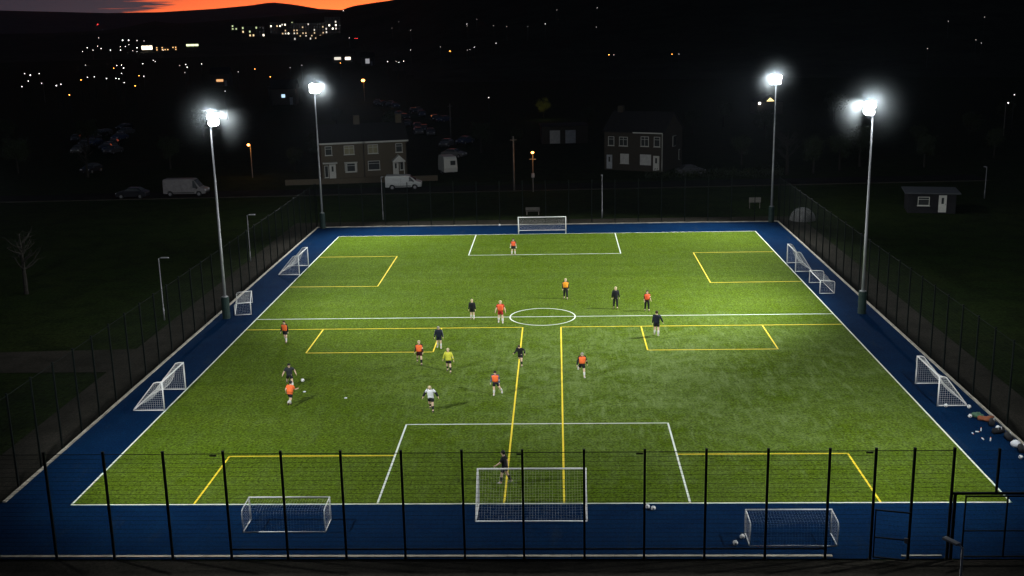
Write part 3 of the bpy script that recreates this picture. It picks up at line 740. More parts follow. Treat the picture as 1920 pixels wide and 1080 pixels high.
    MB().sphere(P(hm+hd@V((0,.078,-.048))),.02*k,8,6,(1,.4,.3)).build('mouth',C_RED,root,True)
    return root

F=C_SOCKB
person('player in orange bib over black long sleeves walking near the left touchline',-18.6,27.9,165,1.66,((18,6,8),(-16,6,22)),((-8,8,15),(12,8,20)),4,top=C_BLACK,bib=C_ORANGE,bot=C_BLACK,sock=C_SOCKW,hair='brown')
person('player in dark grey short-sleeved shirt running toward the ball, arms out',-15.85,17.6,195,1.70,((22,6,15),(-22,6,50)),((-25,32,50),(20,34,55)),14,top=C_GREY,sleeve='short',bib=None,bot=C_BLACK,sock=C_SOCKW,hair='black')
person('player in orange bib running away from the camera beside the dark-shirted runner',-15.0,14.1,-18,1.62,((30,5,30),(-28,6,55)),((-30,14,70),(34,14,70)),14,top=C_ORANGE,sleeve='short',bib=C_ORANGE,bot=C_BLACK,sock=C_SOCKW,hair='black')
person('player in white T-shirt over black long sleeves, nearest player inside the pitch centre left',-6.3,13.0,170,1.68,((12,4,12),(-14,4,30)),((-10,38,12),(8,38,12)),8,top=C_WHITE,sleeve='short',sleeve_mat=C_BLACK,bot=C_BLACK,sock=C_SOCKB,hair='blond',nod=25)
person('player in orange bib with maroon sleeves and maroon shorts walking toward the camera',-8.1,22.3,182,1.70,((14,4,6),(-20,7,25)),((10,10,35),(6,12,45)),2,top=C_MAROON,bib=C_ORANGE,bot=C_MAROON,sock=C_SOCKB,hair='blond')
person('person in wide black jacket with white arm piping, on the yellow box corner',-7.15,26.0,180,1.66,((8,4,8),(-10,4,14)),((6,16,10),(6,16,10)),5,top=C_NAVY,bot=C_NAVY,sock=C_SOCKW,boot=C_BOOTW,hair='grey',stripe=C_WHITE,fat=1.25,nod=20)
person('player in lime yellow long-sleeved top and black shorts',-5.95,20.5,172,1.68,((10,4,6),(-12,4,20)),((4,24,8),(-6,26,8)),6,top=C_LIME,bot=C_BLACK,sock=C_SOCKB,hair='blond',fat=1.1)
person('person in black jacket with white shoulder marks at the halfway line, legs bare',-5.35,33.7,176,1.62,((10,3,6),(-6,3,10)),((2,12,8),(4,12,10)),3,top=C_BLACK,bot=C_BLACK,sock=C_SOCKW,hair='blond',fat=1.15)
person('player in orange bib and red shorts with bare forearms left of the centre circle',-3.1,32.6,178,1.78,((14,6,10),(-8,6,8)),((-6,24,18),(8,24,12)),4,top=C_RED,sleeve='short',bib=C_REDBIB,bot=C_RED,sock=C_SOCKW,boot=C_BOOTW,hair='blond')
person('player in dark jacket and black shorts sprinting along the left yellow line',-1.25,21.8,165,1.62,((26,4,30),(-20,4,55)),((-30,22,80),(30,22,80)),24,top=C_BLACK,bot=C_BLACK,sock=C_SOCKB,hair='brown',nod=8)
person('player in orange bib with blue grey sleeves kicking one leg sideways',-2.6,15.8,175,1.62,((4,26,45),(4,2,6)),((6,12,35),(6,14,40)),8,top=C_BLUEGREY,bib=C_ORANGE,bot=C_BLACK,sock=C_SOCKW,boot=C_BOOTW,hair='black',nod=12)
person('person in amber bib over black tracksuit standing above the centre circle',1.93,39.9,180,1.74,((10,2,6),(-8,2,12)),((0,8,8),(4,8,10)),2,top=C_BLACK,bib=C_AMBER,bottom='long',bot=C_BLACK,hair='blond')
person('fair-haired person all in black standing right of the centre circle',5.87,36.6,184,1.78,((8,3,4),(-4,3,6)),((-4,14,6),(2,12,8)),2,top=C_BLACK,bottom='long',bot=C_BLACK,hair='blond')
person('person in red orange bib and black trousers with one bare forearm',8.3,35.8,190,1.66,((6,4,4),(-4,4,6)),((8,10,35),(2,8,12)),2,top=C_MAROON,sleeve='mid',bib=C_REDBIB,bottom='long',bot=C_BLACK,hair='brown')
person('player in loose black top and shorts seen from behind, arm held out',8.42,28.7,-8,1.86,((10,3,4),(-10,3,10)),((4,12,8),(10,30,12)),3,top=C_NAVY,bot=C_BLACK,sock=C_SOCKW,boot=C_BOOTW,hair='brown',fat=1.2)
person('player in orange bib over black sleeves striding right of the right yellow line',2.8,19.2,186,1.74,((6,4,4),(-30,5,60)),((-8,20,10),(14,20,14)),6,top=C_BLACK,bib=C_ORANGE,bot=C_BLACK,sock=C_SOCKW,boot=C_BOOTW,hair='grey',nod=22)
person('dark-haired goalkeeper in black walking left beside the near goal',-1.45,2.35,75,1.76,((15,2,8),(-12,3,22)),((30,6,30),(-18,8,20)),4,top=C_BLACK,sleeve='short',bot=C_BLACK,sock=C_SOCKB,boot=C_BOOTW,hair='black')
person('goalkeeper in orange bib and black shorts standing at the far penalty box line',-3.05,57.9,180,1.66,((4,7,4),(4,7,4)),((8,14,12),(8,14,12)),4,top=C_BLACK,sleeve='short',bib=C_REDBIB,bot=C_BLACK,sock=C_SOCKW,hair='brown',gloves=C_SOCKW)

# ------------------------------------------------------------------ balls and kit
M_BALL = bpy.data.materials.new('football'); M_BALL.use_nodes=True
_t=M_BALL.node_tree; _b=_t.nodes['Principled BSDF']; _b.inputs['Roughness'].default_value=.4
_tc=_t.nodes.new('ShaderNodeTexCoord'); _v=_t.nodes.new('ShaderNodeTexVoronoi'); _v.inputs['Scale'].default_value=9; _v.inputs['Randomness'].default_value=.1
_cr=_t.nodes.new('ShaderNodeValToRGB'); _cr.color_ramp.interpolation='CONSTANT'; _cr.color_ramp.elements[0].color=(.03,.03,.03,1); _cr.color_ramp.elements[1].position=.27; _cr.color_ramp.elements[1].color=(.8,.8,.78,1)
_t.links.new(_tc.outputs['Object'],_v.inputs['Vector']); _t.links.new(_v.outputs['Distance'],_cr.inputs[0]); _t.links.new(_cr.outputs[0],_b.inputs['Base Color'])
ballme = MB().sphere((0,0,0),.115,20,12).mesh('ball',M_BALL); ballme.polygons.foreach_set('use_smooth',[True]*len(ballme.polygons))
for (x,y,z,lb) in [(-15.0,17.5,.55,'ball in the air beside the dark-shirted runner'),(-5.2,73.9,.14,'ball at the far edge of the blue surround, left of the far goal'),
    (5.42,-.62,.14,'ball on the near touchline right of the wide goal, left of two'),(5.68,-.78,.14,'ball on the near touchline right of the wide goal, right of two'),
    (8.95,-4.35,.14,'near ball beside the low right goal, left of two'),(9.35,-3.75,.14,'near ball beside the low right goal, right of two'),
    (23.9,13.15,.14,'ball at the near foot of the right white goal'),(25.15,12.9,.14,'ball behind the net corner of the right white goal'),(24.65,11.35,.14,'ball alone on the blue surround just in front of the right goal'),
    (25.5,9.5,.14,'ball against the right kerb beside the dark bags'),(25.05,5.25,.14,'ball nearest the camera on the right blue surround')]:
    b = linked('football', ballme, None, (x,y,z), (random.random()*3,random.random()*3,0)); tag(b,'white '+lb,'football','footballs')
def blob(name, loc, d, m, label, cat, seed=1, amp=.3, rz=0, n=16):
    rnd=random.Random(seed); mb=MB(); mb.sphere((0,0,0),1,n,8,(1,1,1))
    ph=[rnd.uniform(0,6) for _ in range(6)]
    out=[]
    for p in mb.v:
        x,y,z=p; k=1+amp*(math.sin(5*x+ph[0])*math.sin(4*y+ph[1])+.5*math.sin(11*x+ph[2])*math.cos(9*y+7*z+ph[3]))
        out.append((x*k*d[0]/2,y*k*d[1]/2,max(-.0,(z*k+.75)*d[2]/1.75)))
    mb.v=out; o=mb.build(name,m,None,True); o.location=loc; o.rotation_euler=(0,0,rz); return tag(o,label,cat)
C_GREENB=cloth('green_bib_cloth',(.07,.15,.09)); C_PILE=cloth('brownish_orange_cloth',(.25,.085,.04))  # heap orange is darker and browner than the players' bibs
blob('bib_pile',(25.4,10.9,.02),(.85,.6,.24),C_PILE,'crumpled heap of orange bibs by the right kerb','bibs',3,.45)
blob('bib_pile',(25.15,11.6,.02),(.6,.5,.22),C_GREENB,'small heap of green bibs beyond the orange bibs','bibs',5,.45)
def kitbag(x,y,rz,label,m=C_BLACK):
    r=empty('kit_bag',(x,y,.02),rz); tag(r,label,'bag','kit bags by the right kerb')
    mb=MB(); mb.tube([(-.34,0,.17),(-.3,0,.17),(.3,0,.17),(.34,0,.17)],[.10,.165,.165,.10],10); mb.build('bag_body',m,r,True)
    MB().tube([(-.12,-.14,.2),(-.1,-.08,.40),(.1,-.08,.40),(.12,-.14,.2)],.014,5).build('handle',C_WHITE,r)
    return r
kitbag(25.45,10.2,1.2,'dark kit bag next to the orange bibs')
kitbag(25.3,8.9,.3,'dark kit bag by the right kerb, between the bibs and the white sack')
kitbag(25.5,8.0,1.5,'dark kit bag against the kerb, nearest the white sack')
kitbag(25.5,6.3,1.3,'dark kit bag near the camera-side ball, beside the white sack')
blob('ball_sack',(25.45,6.95,.02),(.5,.45,.38),C_WHITE,'full white ball sack against the right kerb','sack',9,.12)
bot=MB().tube([(0,0,0),(0,0,.15),(0,0,.18)],[.035,.035,.018],8).mesh('bottle',mat('bottle_plastic',(.7,.74,.78),.3)); cap=MB().tube([(0,0,.18),(0,0,.215)],.02,8).mesh('cap',C_ORANGE)
for i,(x,y,rx,w) in enumerate([(23.9,8.9,1.5,'far left of the upper row'),(24.15,9.1,1.5,'middle of the upper row'),(24.5,9.25,0,'upright one of the upper row'),(24.15,7.9,1.5,'left one of the lower row'),(24.45,7.75,0,'upright one of the lower row')]):
    r=empty('drinks_bottle',(x,y,.035+(.03 if rx else 0)),i*1.1); r.rotation_euler[0]=rx; tag(r,'clear drinks bottle on the right blue surround, '+w,'bottle','drinks bottles')
    linked('bottle_body',bot,r); linked('cap',cap,r)
for x,y,w in ((-11.9,15.5,'left of the white-shirted player'),(-14.75,16.75,'between the two left runners and their shadows')):
    mb=MB(); mb.tube([(0,0,0),(0,0,.02),(0,0,.045),(0,0,.04)],[.10,.09,.04,.03],14); o=mb.build('marker_disc',C_WHITE,None,True); o.location=(x,y,.028); tag(o,'flat white marker disc on the turf '+w,'marker disc')

# ------------------------------------------------------------------ vehicles
def wheel(r, parent, x, y, w=.22):
    o=MB().tube([(x,y-w/2,r),(x,y+w/2,r)],r,16).build('wheel',M_TYRE,parent,False)
    MB().tube([(x,y-w/2-.015,r),(x,y+w/2+.015,r)],r*.62,10).build('rim',M_RIM,o)
def vehicle_body(prof, w, tuck, m, parent, name='body'):
    """prof: (x,z) outline; sides tuck inward above the waist"""
    mb=MB(); n=len(prof); zs=[z for _,z in prof]; zm=max(zs)
    P=[]
    for s in (-1,1):
        for x,z in prof:
            k=max(0,(z-1.0)/(zm-1.0)) if zm>1.01 else 0
            P.append((x,s*(w/2-tuck*k),z))
    mb.add(P,[tuple(range(n-1,-1,-1)) if False else tuple(range(n)),tuple(range(2*n-1,n-1,-1))]+[(i,i+n,(i+1)%n+n,(i+1)%n) for i in range(n)])
    return mb.build(name,m,parent,False,.05)
def van(label, x, y, rz, Lv=5.0, H=1.95, m=None, scale=1.0):
    r=empty('white_van',(x,y,.02),rz); tag(r,label,'van','white vans parked by the houses')
    h=H
    arch=lambda cx: [(cx+.42,.35),(cx+.34,.62),(cx+.15,.74),(cx-.15,.74),(cx-.34,.62),(cx-.42,.35)]
    prof=[(-Lv/2,.38),(-Lv/2,h-.18),(-Lv/2+.12,h)]+[(Lv/2-1.95,h),(Lv/2-1.6,h-.07),(Lv/2-.75,1.22),(Lv/2-.12,1.02),(Lv/2,.78),(Lv/2,.40)]+arch(Lv/2-.92)+arch(-Lv/2+.95)
    vehicle_body(prof,1.9,.14,m or M_VANWHITE,r)
    xw=Lv/2
    k=lambda z: .95-.14*max(0,(z-1)/(h-1))
    for s in (-1,1):
        mb=MB(); pts=[(xw-1.72,1.16),(xw-.95,1.16),(xw-1.5,h-.22),(xw-1.72,h-.2)]
        mb.add([(a,s*(k(b)+.006),b) for a,b in pts],[(0,1,2,3) if s<0 else (3,2,1,0)]); mb.build('side_window',M_GLASS,r)
        MB().box((xw-1.12,s*1.02,1.18),(.12,.16,.22)).build('mirror',M_BLACKTRIM,r)
        MB().box((-.2,s*.957,.52),(Lv-2.6,.02,.10)).build('side_trim',M_BLACKTRIM,r)
        MB().box((xw-.06,s*.70,.86),(.14,.34,.2)).build('headlight',M_HEADLIGHT,r)
        MB().box((-.35,s*.953,1.05),(.015,.01,1.1)).box((xw-1.82,s*.953,.95),(.015,.01,.95)).build('door_seam',M_BLACKTRIM,r)
        for cx in (xw-.92,-xw+.95): wheel(.34,r,cx,s*.80)
    mb=MB(); mb.add([(xw-1.55,-.72,h-.115),(xw-1.55,.72,h-.115),(xw-.78,.80,1.262),(xw-.78,-.80,1.262)],[(0,3,2,1)]); o=mb.build('windscreen',M_GLASS,r); o.location=(.02,0,.012)
    MB().box((xw-.02,0,.52),(.08,1.75,.22)).build('bumper',M_BLACKTRIM,r)
    return r
van('white panel van parked in front of the lit semi-detached houses',-20.0,103.6,.06)
van2=van('larger dim white van parked alone on the left, behind the left mast',-49.6,100.4,-.03,5.9,2.35,M_VANDIM)

CARC=[mat('car_paint_silver',(.11,.11,.12),.35,metal=.3,var=.04),mat('car_paint_black',(.02,.02,.025),.2,var=.04,spec=.6),mat('car_paint_blue',(.04,.06,.13),.25,var=.04,spec=.6),mat('car_paint_white',(.17,.17,.17),.25,var=.04,spec=.5)]
def make_car(m):
    r=empty('parked_car')
    arch=lambda cx: [(cx+.36,.25),(cx+.28,.52),(cx,.66),(cx-.28,.52),(cx-.36,.25)]
    prof=[(-2.1,.3),(-2.12,.75),(-1.95,.95),(-1.55,1.02),(-.95,1.42),(.35,1.45),(1.05,1.02),(1.85,.85),(2.1,.62),(2.1,.3)]+arch(1.3)+arch(-1.3)
    vehicle_body(prof,1.75,.26,m,r)
    for s in (-1,1):
        q=lambda z: .875-.26*max(0,(z-1)/.45)
        mb=MB(); pts=[(-1.35,1.06),(.85,1.06),(.3,1.38),(-.9,1.36)]
        mb.add([(a,s*(q(b)+.01),b) for a,b in pts],[(0,1,2,3)]); mb.build('side_window',M_GLASS,r)
        MB().box((2.02,s*.62,.70),(.16,.32,.14)).build('headlight',M_HEADLIGHT,r)
        for cx in (1.3,-1.3): wheel(.31,r,cx,s*.76,.2)
    mb=MB(); mb.add([(.42,-.60,1.44),(.42,.60,1.44),(1.0,.78,1.075),(1.0,-.78,1.075)],[(0,3,2,1)]); o=mb.build('windscreen',M_GLASS,r); o.location=(.02,0,.02)
    mb=MB(); mb.add([(-1.0,-.58,1.42),(-1.0,.58,1.42),(-1.5,.74,1.07),(-1.5,-.74,1.07)],[(0,1,2,3)]); o=mb.build('rear_window',M_GLASS,r); o.location=(-.02,0,.02)
    MB().box((2.1,0,.42),(.06,1.3,.14)).build('grille',M_BLACKTRIM,r)
    return r
protos=[make_car(m) for m in CARC]; usedc=set()
cn=['silver','black','dark blue','white']
def place_car(x,y,rz,ci,label,group):
    if ci not in usedc: o=protos[ci]; usedc.add(ci)
    else: o=copy_tree(protos[ci])
    o.location=(x,y,.02); o.rotation_euler=(0,0,rz); tag(o,label,'car',group); return o
seq=[0,1,2,3,0,3,1,0,2,1,0,1,3,2,0,1,2,0,1,0]
for i,(x,y) in enumerate(CARS_LEFT):
    place_car(x,y+1.2,-PI/2+random.uniform(-.35,.35),seq[i],cn[seq[i]]+' car in the dark car park at far left, facing the pitch','cars in the dark left car park')
for i,(x,y) in enumerate(CARS_RIGHT[:-1]):
    place_car(x,y+1.2,-PI/2+random.uniform(-.5,.5),seq[-1-i],cn[seq[-1-i]]+' car among the dim parked cars behind the left houses','cars parked behind the left houses')
x,y=CARS_RIGHT[-1]; place_car(x,y+1,-.4,3,'white-roofed car parked just behind the pale caravan','cars parked behind the left houses')
place_car(-56.6,99.0,PI,1,'black car parked left of the larger dim van','cars by the houses')
place_car(20.8,113.5,.25,0,'silver car parked beside the gable wall of the right house','cars by the houses')

def caravan():
    r=empty('caravan',(-15.3,118.9,.02),PI/2+.32); tag(r,'small pale caravan with a dark square window, parked right of the lit houses','caravan')
    prof=[(-2.0,.45),(-2.15,1.1),(-1.95,2.35),(-1.6,2.75),(1.6,2.75),(2.0,2.35),(2.15,1.2),(1.95,.45)]
    vehicle_body(prof,2.1,.06,M_UPVC,r)
    MB().box((.8,-1.05,1.75),(.95,.03,.75)).build('window',M_GLASS,r); MB().box((-2.09,-.35,1.85),(.14,.75,.65)).build('window',M_GLASS,r)
    MB().box((-.9,-1.055,1.45),(.65,.03,1.75)).build('door',M_RENDERW,r)
    wheel(.31,r,0,-.95); wheel(.31,r,0,.95)
    MB().tube([(2.0,-.4,.4),(3.1,0,.42)],.04,6).tube([(2.0,.4,.4),(3.1,0,.42)],.04,6).tube([(3.1,0,0),(3.1,0,.5)],.03,6).build('tow_bar',M_GALV,r)
caravan()

# ------------------------------------------------------------------ houses
def win(parent, x, z, w, h, y=0, blind=None, bars=1, bay=False, top=True):
    """window on a wall whose outer face is y (looking toward -y)"""
    t=.07
    f=MB()
    d=.34 if bay else .05
    f.box((x,y-d,z-h/2),(w+t,.07,t)); f.box((x,y-d,z+h/2),(w+t,.07,t))
    for s in (-1,1): f.box((x+s*w/2,y-d,z),(t,.07,h))
    for i in range(bars): f.box((x-w/2+w*(i+1)/(bars+1),y-d,z),(.05,.06,h))
    if top: f.box((x,y-d,z+h*.22),(w,.06,.05))
    if bay:
        for s in (-1,1): f.box((x+s*(w/2+.17),y-d/2,z),(.42,.05,h),s*.85); 
        f.box((x,y-d/2-.03,z+h/2+.11),(w+.75,d+.12,.10)); f.box((x,y-d/2-.03,z-h/2-.10),(w+.55,d+.05,.12))
    fo=f.build('window',M_UPVC,parent)
    MB().box((x,y-d+.018,z),(w,.02,h)).build('pane',blind or M_GLASS,fo)
    MB().box((x,y-d-.04,z-h/2-.07),(w+.22,.14,.06)).build('sill',M_UPVC,fo)
    return fo
def door(parent, x, z0, w, h, y=0, m=M_UPVC):
    o=MB().box((x,y-.04,z0+h/2),(w,.07,h)).build('door',m,parent)
    MB().box((x,y-.08,z0+h*.68),(w*.30,.02,h*.36)).build('door_glass',M_GLASS,o)
    MB().box((x+w*.38,y-.10,z0+h*.48),(.04,.05,.16)).build('handle',M_GALV,o)
    return o
def pitched_roof(parent, w, d, z, rise, over=.35, m=M_ROOF, name='roof', y0=0):
    x0,x1=-w/2-over,w/2+over; a,b=y0-over,y0+d+over; c=(a+b)/2; dz=over*rise/(d/2)
    mb=MB(); t=.12
    V=[(x0,a,z-dz),(x1,a,z-dz),(x1,c,z+rise),(x0,c,z+rise),(x0,b,z-dz),(x1,b,z-dz)]
    V2=[(x,y,zz+t) for x,y,zz in V]
    mb.add(V+V2,[(0,3,2,1),(3,4,5,2),(6,7,8,9),(9,8,11,10),(0,1,7,6),(4,10,11,5),(0,6,9,3),(3,9,10,4),(1,2,8,7),(2,5,11,8)])
    return mb.build(name,m,parent)
def gabled_walls(parent,w,d,h,rise,m,name='wall'):
    mb=MB(); P=[(0,0),(0,h),(d/2,h+rise),(d,h),(d,0)]
    n=5; V=[(-w/2,y,z) for y,z in P]+[(w/2,y,z) for y,z in P]
    mb.add(V,[(0,4,3,2,1)][::1]+[(5,6,7,8,9)]+[(i,i+1,i+1+n,i+n) for i in range(4)])
    return mb.build(name,m,parent)
def semi(label, cx, cy, rz, w=6.3, kind=0):
    r=empty('house',(cx,cy,0),rz); tag(r,label,'house','brick houses beyond the far fence')
    gabled_walls(r,w,8,5.45,2.3,M_BRICK)
    rf=pitched_roof(r,w,8,5.45,2.3,.30)
    MB().box((w/2-.6,4,8.3),(.9,.6,1.5)).build('chimney',M_BRICK,rf)
    MB().box((0,-.33,5.33),(w+.5,.08,.16)).build('fascia',M_UPVC,r)
    MB().box((0,-.42,5.45),(w+.5,.12,.10)).build('gutter',M_UPVC,r)
    if kind==0:
        win(r,-w/2+1.1,4.3,.95,1.25,bars=0); win(r,.95,4.3,1.45,1.25,blind=M_BLIND,bars=1)
        win(r,1.1,1.75,1.2,1.2,bay=True,bars=0)
        door(r,-w/2+1.55,.15,.95,2.15); win(r,-w/2+.65,1.25,.5,1.7,bars=0,top=False)
        MB().box((-w/2+1.2,-.45,2.55),(2.1,1.0,.16)).build('porch_canopy',M_UPVC,r)
    else:
        win(r,-w/2+1.3,4.3,1.45,1.25,blind=M_BLIND,bars=1); win(r,w/2-1.15,4.3,.95,1.25,bars=0)
        win(r,-w/2+1.35,1.85,1.7,1.3,bars=0)
        door(r,w/2-1.75,.2,.85,2.1,-.05)
        win(r,w/2-.85,1.6,.5,1.2,bars=0,top=False)
        p=MB().prism([(-.95,2.45),(0,3.35),(.95,2.45),(.95,2.30),(-.95,2.30)],-1.15,0)
        o=p.build('porch_canopy',M_UPVC,r); o.location=(w/2-1.35,0,0)
        for s in (-.75,.75): MB().box((w/2-1.35+s,-1.0,1.15),(.09,.09,2.3)).build('porch_post',M_UPVC,r)
    MB().tube([(w/2-.08,-.1,.1),(w/2-.08,-.1,5.3)],.045,6).build('drainpipe',M_BLACKTRIM,r)
    MB().box((0,-.6,.06),(1.6,1.0,.12)).build('step',M_KERB,r)
    return r
def along(a,b,t): return (a[0]+(b[0]-a[0])*t, a[1]+(b[1]-a[1])*t)
A,B=(-33.5,113.7),(-21.2,117.0); ang=math.atan2(B[1]-A[1],B[0]-A[0])
p=along(A,B,.25); semi('brick semi-detached house with flat door canopy and bay window, behind the far left mast',p[0],p[1],ang,6.35,0)
p=along(A,B,.75); semi('brick semi-detached house with white gabled porch, directly behind the white van',p[0],p[1],ang,6.35,1)
M_BRICK_DARK = M_BRICK.copy(); M_BRICK_DARK.name='dimmed_brick'  # brick copy with weak light painted in as a darker colour
for _n in M_BRICK_DARK.node_tree.nodes:
    if _n.type=='TEX_BRICK':
        _n.inputs['Color1'].default_value=(.045,.036,.022,1); _n.inputs['Color2'].default_value=(.03,.024,.016,1); _n.inputs['Mortar'].default_value=(.055,.05,.04,1)
def house_right():
    A,B=(8.6,120.9),(17.1,116.7); ang=math.atan2(B[1]-A[1],B[0]-A[0]); p=along(A,B,.5); w=9.5; D=8.2
    r=empty('house',(p[0],p[1],0),ang); tag(r,'dark brick house on the right with white drainpipe at its corner and a gable wall','house','brick houses beyond the far fence')
    gabled_walls(r,w,D,5.9,2.6,M_BRICK_DARK); rf=pitched_roof(r,w,D,5.9,2.6,.25)
    MB().box((-w/2+1,D/2,8.8),(.9,.6,1.2)).build('chimney',M_BRICK_DARK,rf)
    MB().box((w/4,-.28,5.78),(w/2,.08,.16)).build('fascia',M_UPVC,r)
    MB().tube([(w/2-.1,-.12,.1),(w/2-.1,-.12,5.7)],.05,6).build('drainpipe',M_UPVC,r)
    win(r,w/2-.95,4.5,.9,1.4,bars=0); win(r,w/2-2.9,4.5,1.2,1.4,bars=1); win(r,-1.6,4.4,1.3,1.3); win(r,-3.6,4.4,.9,1.3,bars=0)
    MB().box((w/2-2.75,-.06,1.75),(1.75,.10,1.6)).build('boarded_window',M_RENDERW,r)
    door(r,w/2-1.05,.2,.95,2.2); win(r,-1.4,1.8,1.3,1.4,blind=M_RENDERW,bars=1)
    door(r,-3.9,.2,.9,2.1,m=M_PALEDOOR)
    # gable side windows
    for (yy,z,ww,hh) in ((4.6,4.2,1.2,1.5),(6.9,1.9,.35,1.5)):
        f=MB().box((w/2+.05,yy,z),(.06,ww+.12,hh+.12)).build('window',M_UPVC,r); MB().box((w/2+.09,yy,z),(.02,ww,hh)).build('pane',M_GLASS,f)
    return r
house_right()
def outbuilding():
    r=empty('garage',(2.9,158.0,0),.08); tag(r,'low dark garage block with two pale doors, far behind the goal','garage')
    MB().box((0,3,1.6),(8.5,6,3.2)).build('wall',M_BRICK_DARK,r); MB().box((0,3,3.28),(8.9,6.4,.16)).build('roof',M_ROOF,r)
    for x,m in ((-1.9,M_RENDERW),(1.0,M_PALEDOOR)): MB().box((x,-.04,1.3),(1.9,.08,2.4)).build('garage_door',m,r)
outbuilding()
def kiosk():
    r=empty('hut',(44.2,78.4,0),-.2); tag(r,'dark flat-roofed hut with pale roof, door and window on the far right','hut')
    MB().box((0,2,1.15),(5.2,4,2.3)).build('wall',mat('dark_timber',(.012,.012,.014),.8),r)
    MB().box((0,1.8,2.38),(6.0,4.9,.14)).build('roof',mat('pale_roof_sheet',(.06,.066,.072),.5,var=.25,scale=2),r)
    win(r,-.9,1.4,1.2,.95,bars=0); door(r,1.15,.15,.85,1.95)
kiosk()
def dome():
    r=empty('dome_tent',(28.9,75.3,0),.4); tag(r,'small pale domed shelter outside the fence by the far right corner','shelter')
    mb=MB(); mb.sphere((0,0,0),1.45,14,7,(1.0,1.0,.95),0,1); mb.build('shell',mat('pale_shell',(.16,.16,.155),.6,var=.25,scale=1.5),r,False)
    for a in (0,1.05,2.1): 
        MB().tube([(1.47*math.cos(a)*math.cos(t),1.47*math.sin(a)*math.cos(t),1.40*math.sin(t)+.01) for t in [PI*i/12 for i in range(13)]],.02,5).build('rib',M_GALV,r)
dome()
def bench(x,y,rz,label):
    r=empty('bench',(x,y,0),rz); tag(r,label,'bench')
    MB().box((0,0,.45),(1.7,.42,.05)).build('seat',M_POLE_DARK,r); MB().box((0,.2,.75),(1.7,.05,.35)).build('backrest',M_POLE_DARK,r)
    for s in (-.7,.7): MB().box((s,0,.22),(.07,.4,.44)).build('leg',M_KERB,r)
bench(-1.6,81.2,PI,'wooden bench on the grass behind the far goal')
def board(x,y,rz):
    r=empty('notice_board',(x,y,0),rz); tag(r,'small dim notice board on two posts beyond the far right of the pitch','board')
    MB().box((0,0,1.0),(1.4,.06,.6)).build('panel',M_POLE_DARK,r)
    for s in (-.6,.6): MB().box((s,.05,.5),(.07,.07,1.1)).build('post',M_POLE_DARK,r)
board(25.0,83.6,0)

# ------------------------------------------------------------------ columns, poles, street lamps near the pitch
def path_lamp(x,y,h,rz,label,tilt=0):
    r=empty('lamp_column',(x,y,0),rz); tag(r,label,'lamp column','unlit lamp columns by the paths')
    MB().tube([(0,0,0),(0,0,1.0),(0,0,1.02),(0,0,h)],[.07,.07,.045,.038],8).build('pole',M_GALV,r,True)
    MB().tube([(0,0,h-.02),(.12,0,h+.03),(.30,0,h+.05)],.028,6).build('arm',M_GALV,r)
    MB().box((.48,0,h+.05),(.62,.22,.08)).build('lamp_head',M_GALV,r,bevel=.02)
    return r
path_lamp(-19.2,79.1,4.95,PI/2,'slim grey lamp column behind the far fence, in front of the white van')
path_lamp(6.5,78.2,4.9,PI/2,'slim grey lamp column behind the far fence, right of the far goal')
path_lamp(-28.9,56.5,4.6,0,'grey lamp column with short arm outside the left fence, far stretch')
path_lamp(-29.9,34.6,5.0,0,'grey lamp column outside the left fence, level with the halfway mast')
path_lamp(-29.6,1.5,5.0,0,'grey lamp column outside the left fence at the photo edge')
path_lamp(53.9,88.4,3.8,PI/2,'grey lamp column right of the dark hut')
path_lamp(14.9,-14.3,4.9,math.radians(120),'grey lamp column in the near foreground, seen from above')
def pole(x,y,h,label):
    r=empty('utility_pole',(x,y,0)); tag(r,label,'pole'); MB().tube([(0,0,0),(0,0,h)],[.13,.09],8).build('pole_shaft',M_POLE_DARK,r,True)
    MB().box((0,0,h-.5),(.9,.08,.08)).build('cross_arm',M_POLE_DARK,r)
pole(-4.5,100.3,7.4,'tall dark utility pole left of the orange lamp'); pole(-19.4,168.6,7.0,'thin dark pole behind the caravan')
def street_lamp(x,y,h,label,lm,rad_,light=0,group=None,col=(1,.38,.08),equip=False,z=0,parts=True):
    r=empty('street_lamp',(x,y,z)); tag(r,label,'street lamp',group)
    MB().tube([(0,0,0),(0,0,h)],[.09,.05],6).build('pole',M_POLE_DARK,r)
    a=MB(); a.tube([(0,0,h),(0,-.5,h+.25),(0,-.9,h+.2)],.035,5); a.build('arm',M_POLE_DARK,r)
    MB().sphere((0,-1.0,h+.1),rad_,10,6,(1,1,.7)).build('lantern',lm,r,True)
    if equip: MB().box((0,-.12,h*.42),(.4,.25,.55)).box((0,0,h-.9),(.9,.06,.06)).build('junction_box',M_GALV,r)
    if light:
        ld=bpy.data.lights.new('street_light','POINT'); ld.energy=light; ld.color=col; ld.shadow_soft_size=.2
        lo=bpy.data.objects.new('street_light',ld); COL.objects.link(lo); lo.parent=r; lo.location=(0,-1.0,h-.25)
    return r
street_lamp(-1.9,99.3,5.3,'orange street lamp on a pole with a junction box, behind the far goal',M_ORANGELAMP,.20,90,'orange street lamps',equip=True)
street_lamp(-45.1,117.8,5.0,'orange street lamp between the two left masts',M_ORANGELAMP,.22,160,'orange street lamps')
street_lamp(-55.7,283.4,6.0,'bright orange street lamp just right of the far left mast head',M_ORANGELAMP,.55,260,'orange street lamps')
# thin unlit-looking columns with pale glow far off
for x,y,w in ((-162.3,304.6,'at the far left'),(83.3,158.8,'at the far right edge')):
    street_lamp(x,y,6,'lone dim white street lamp '+w,M_WHITELAMP,.10,0,'lone dim lamps')

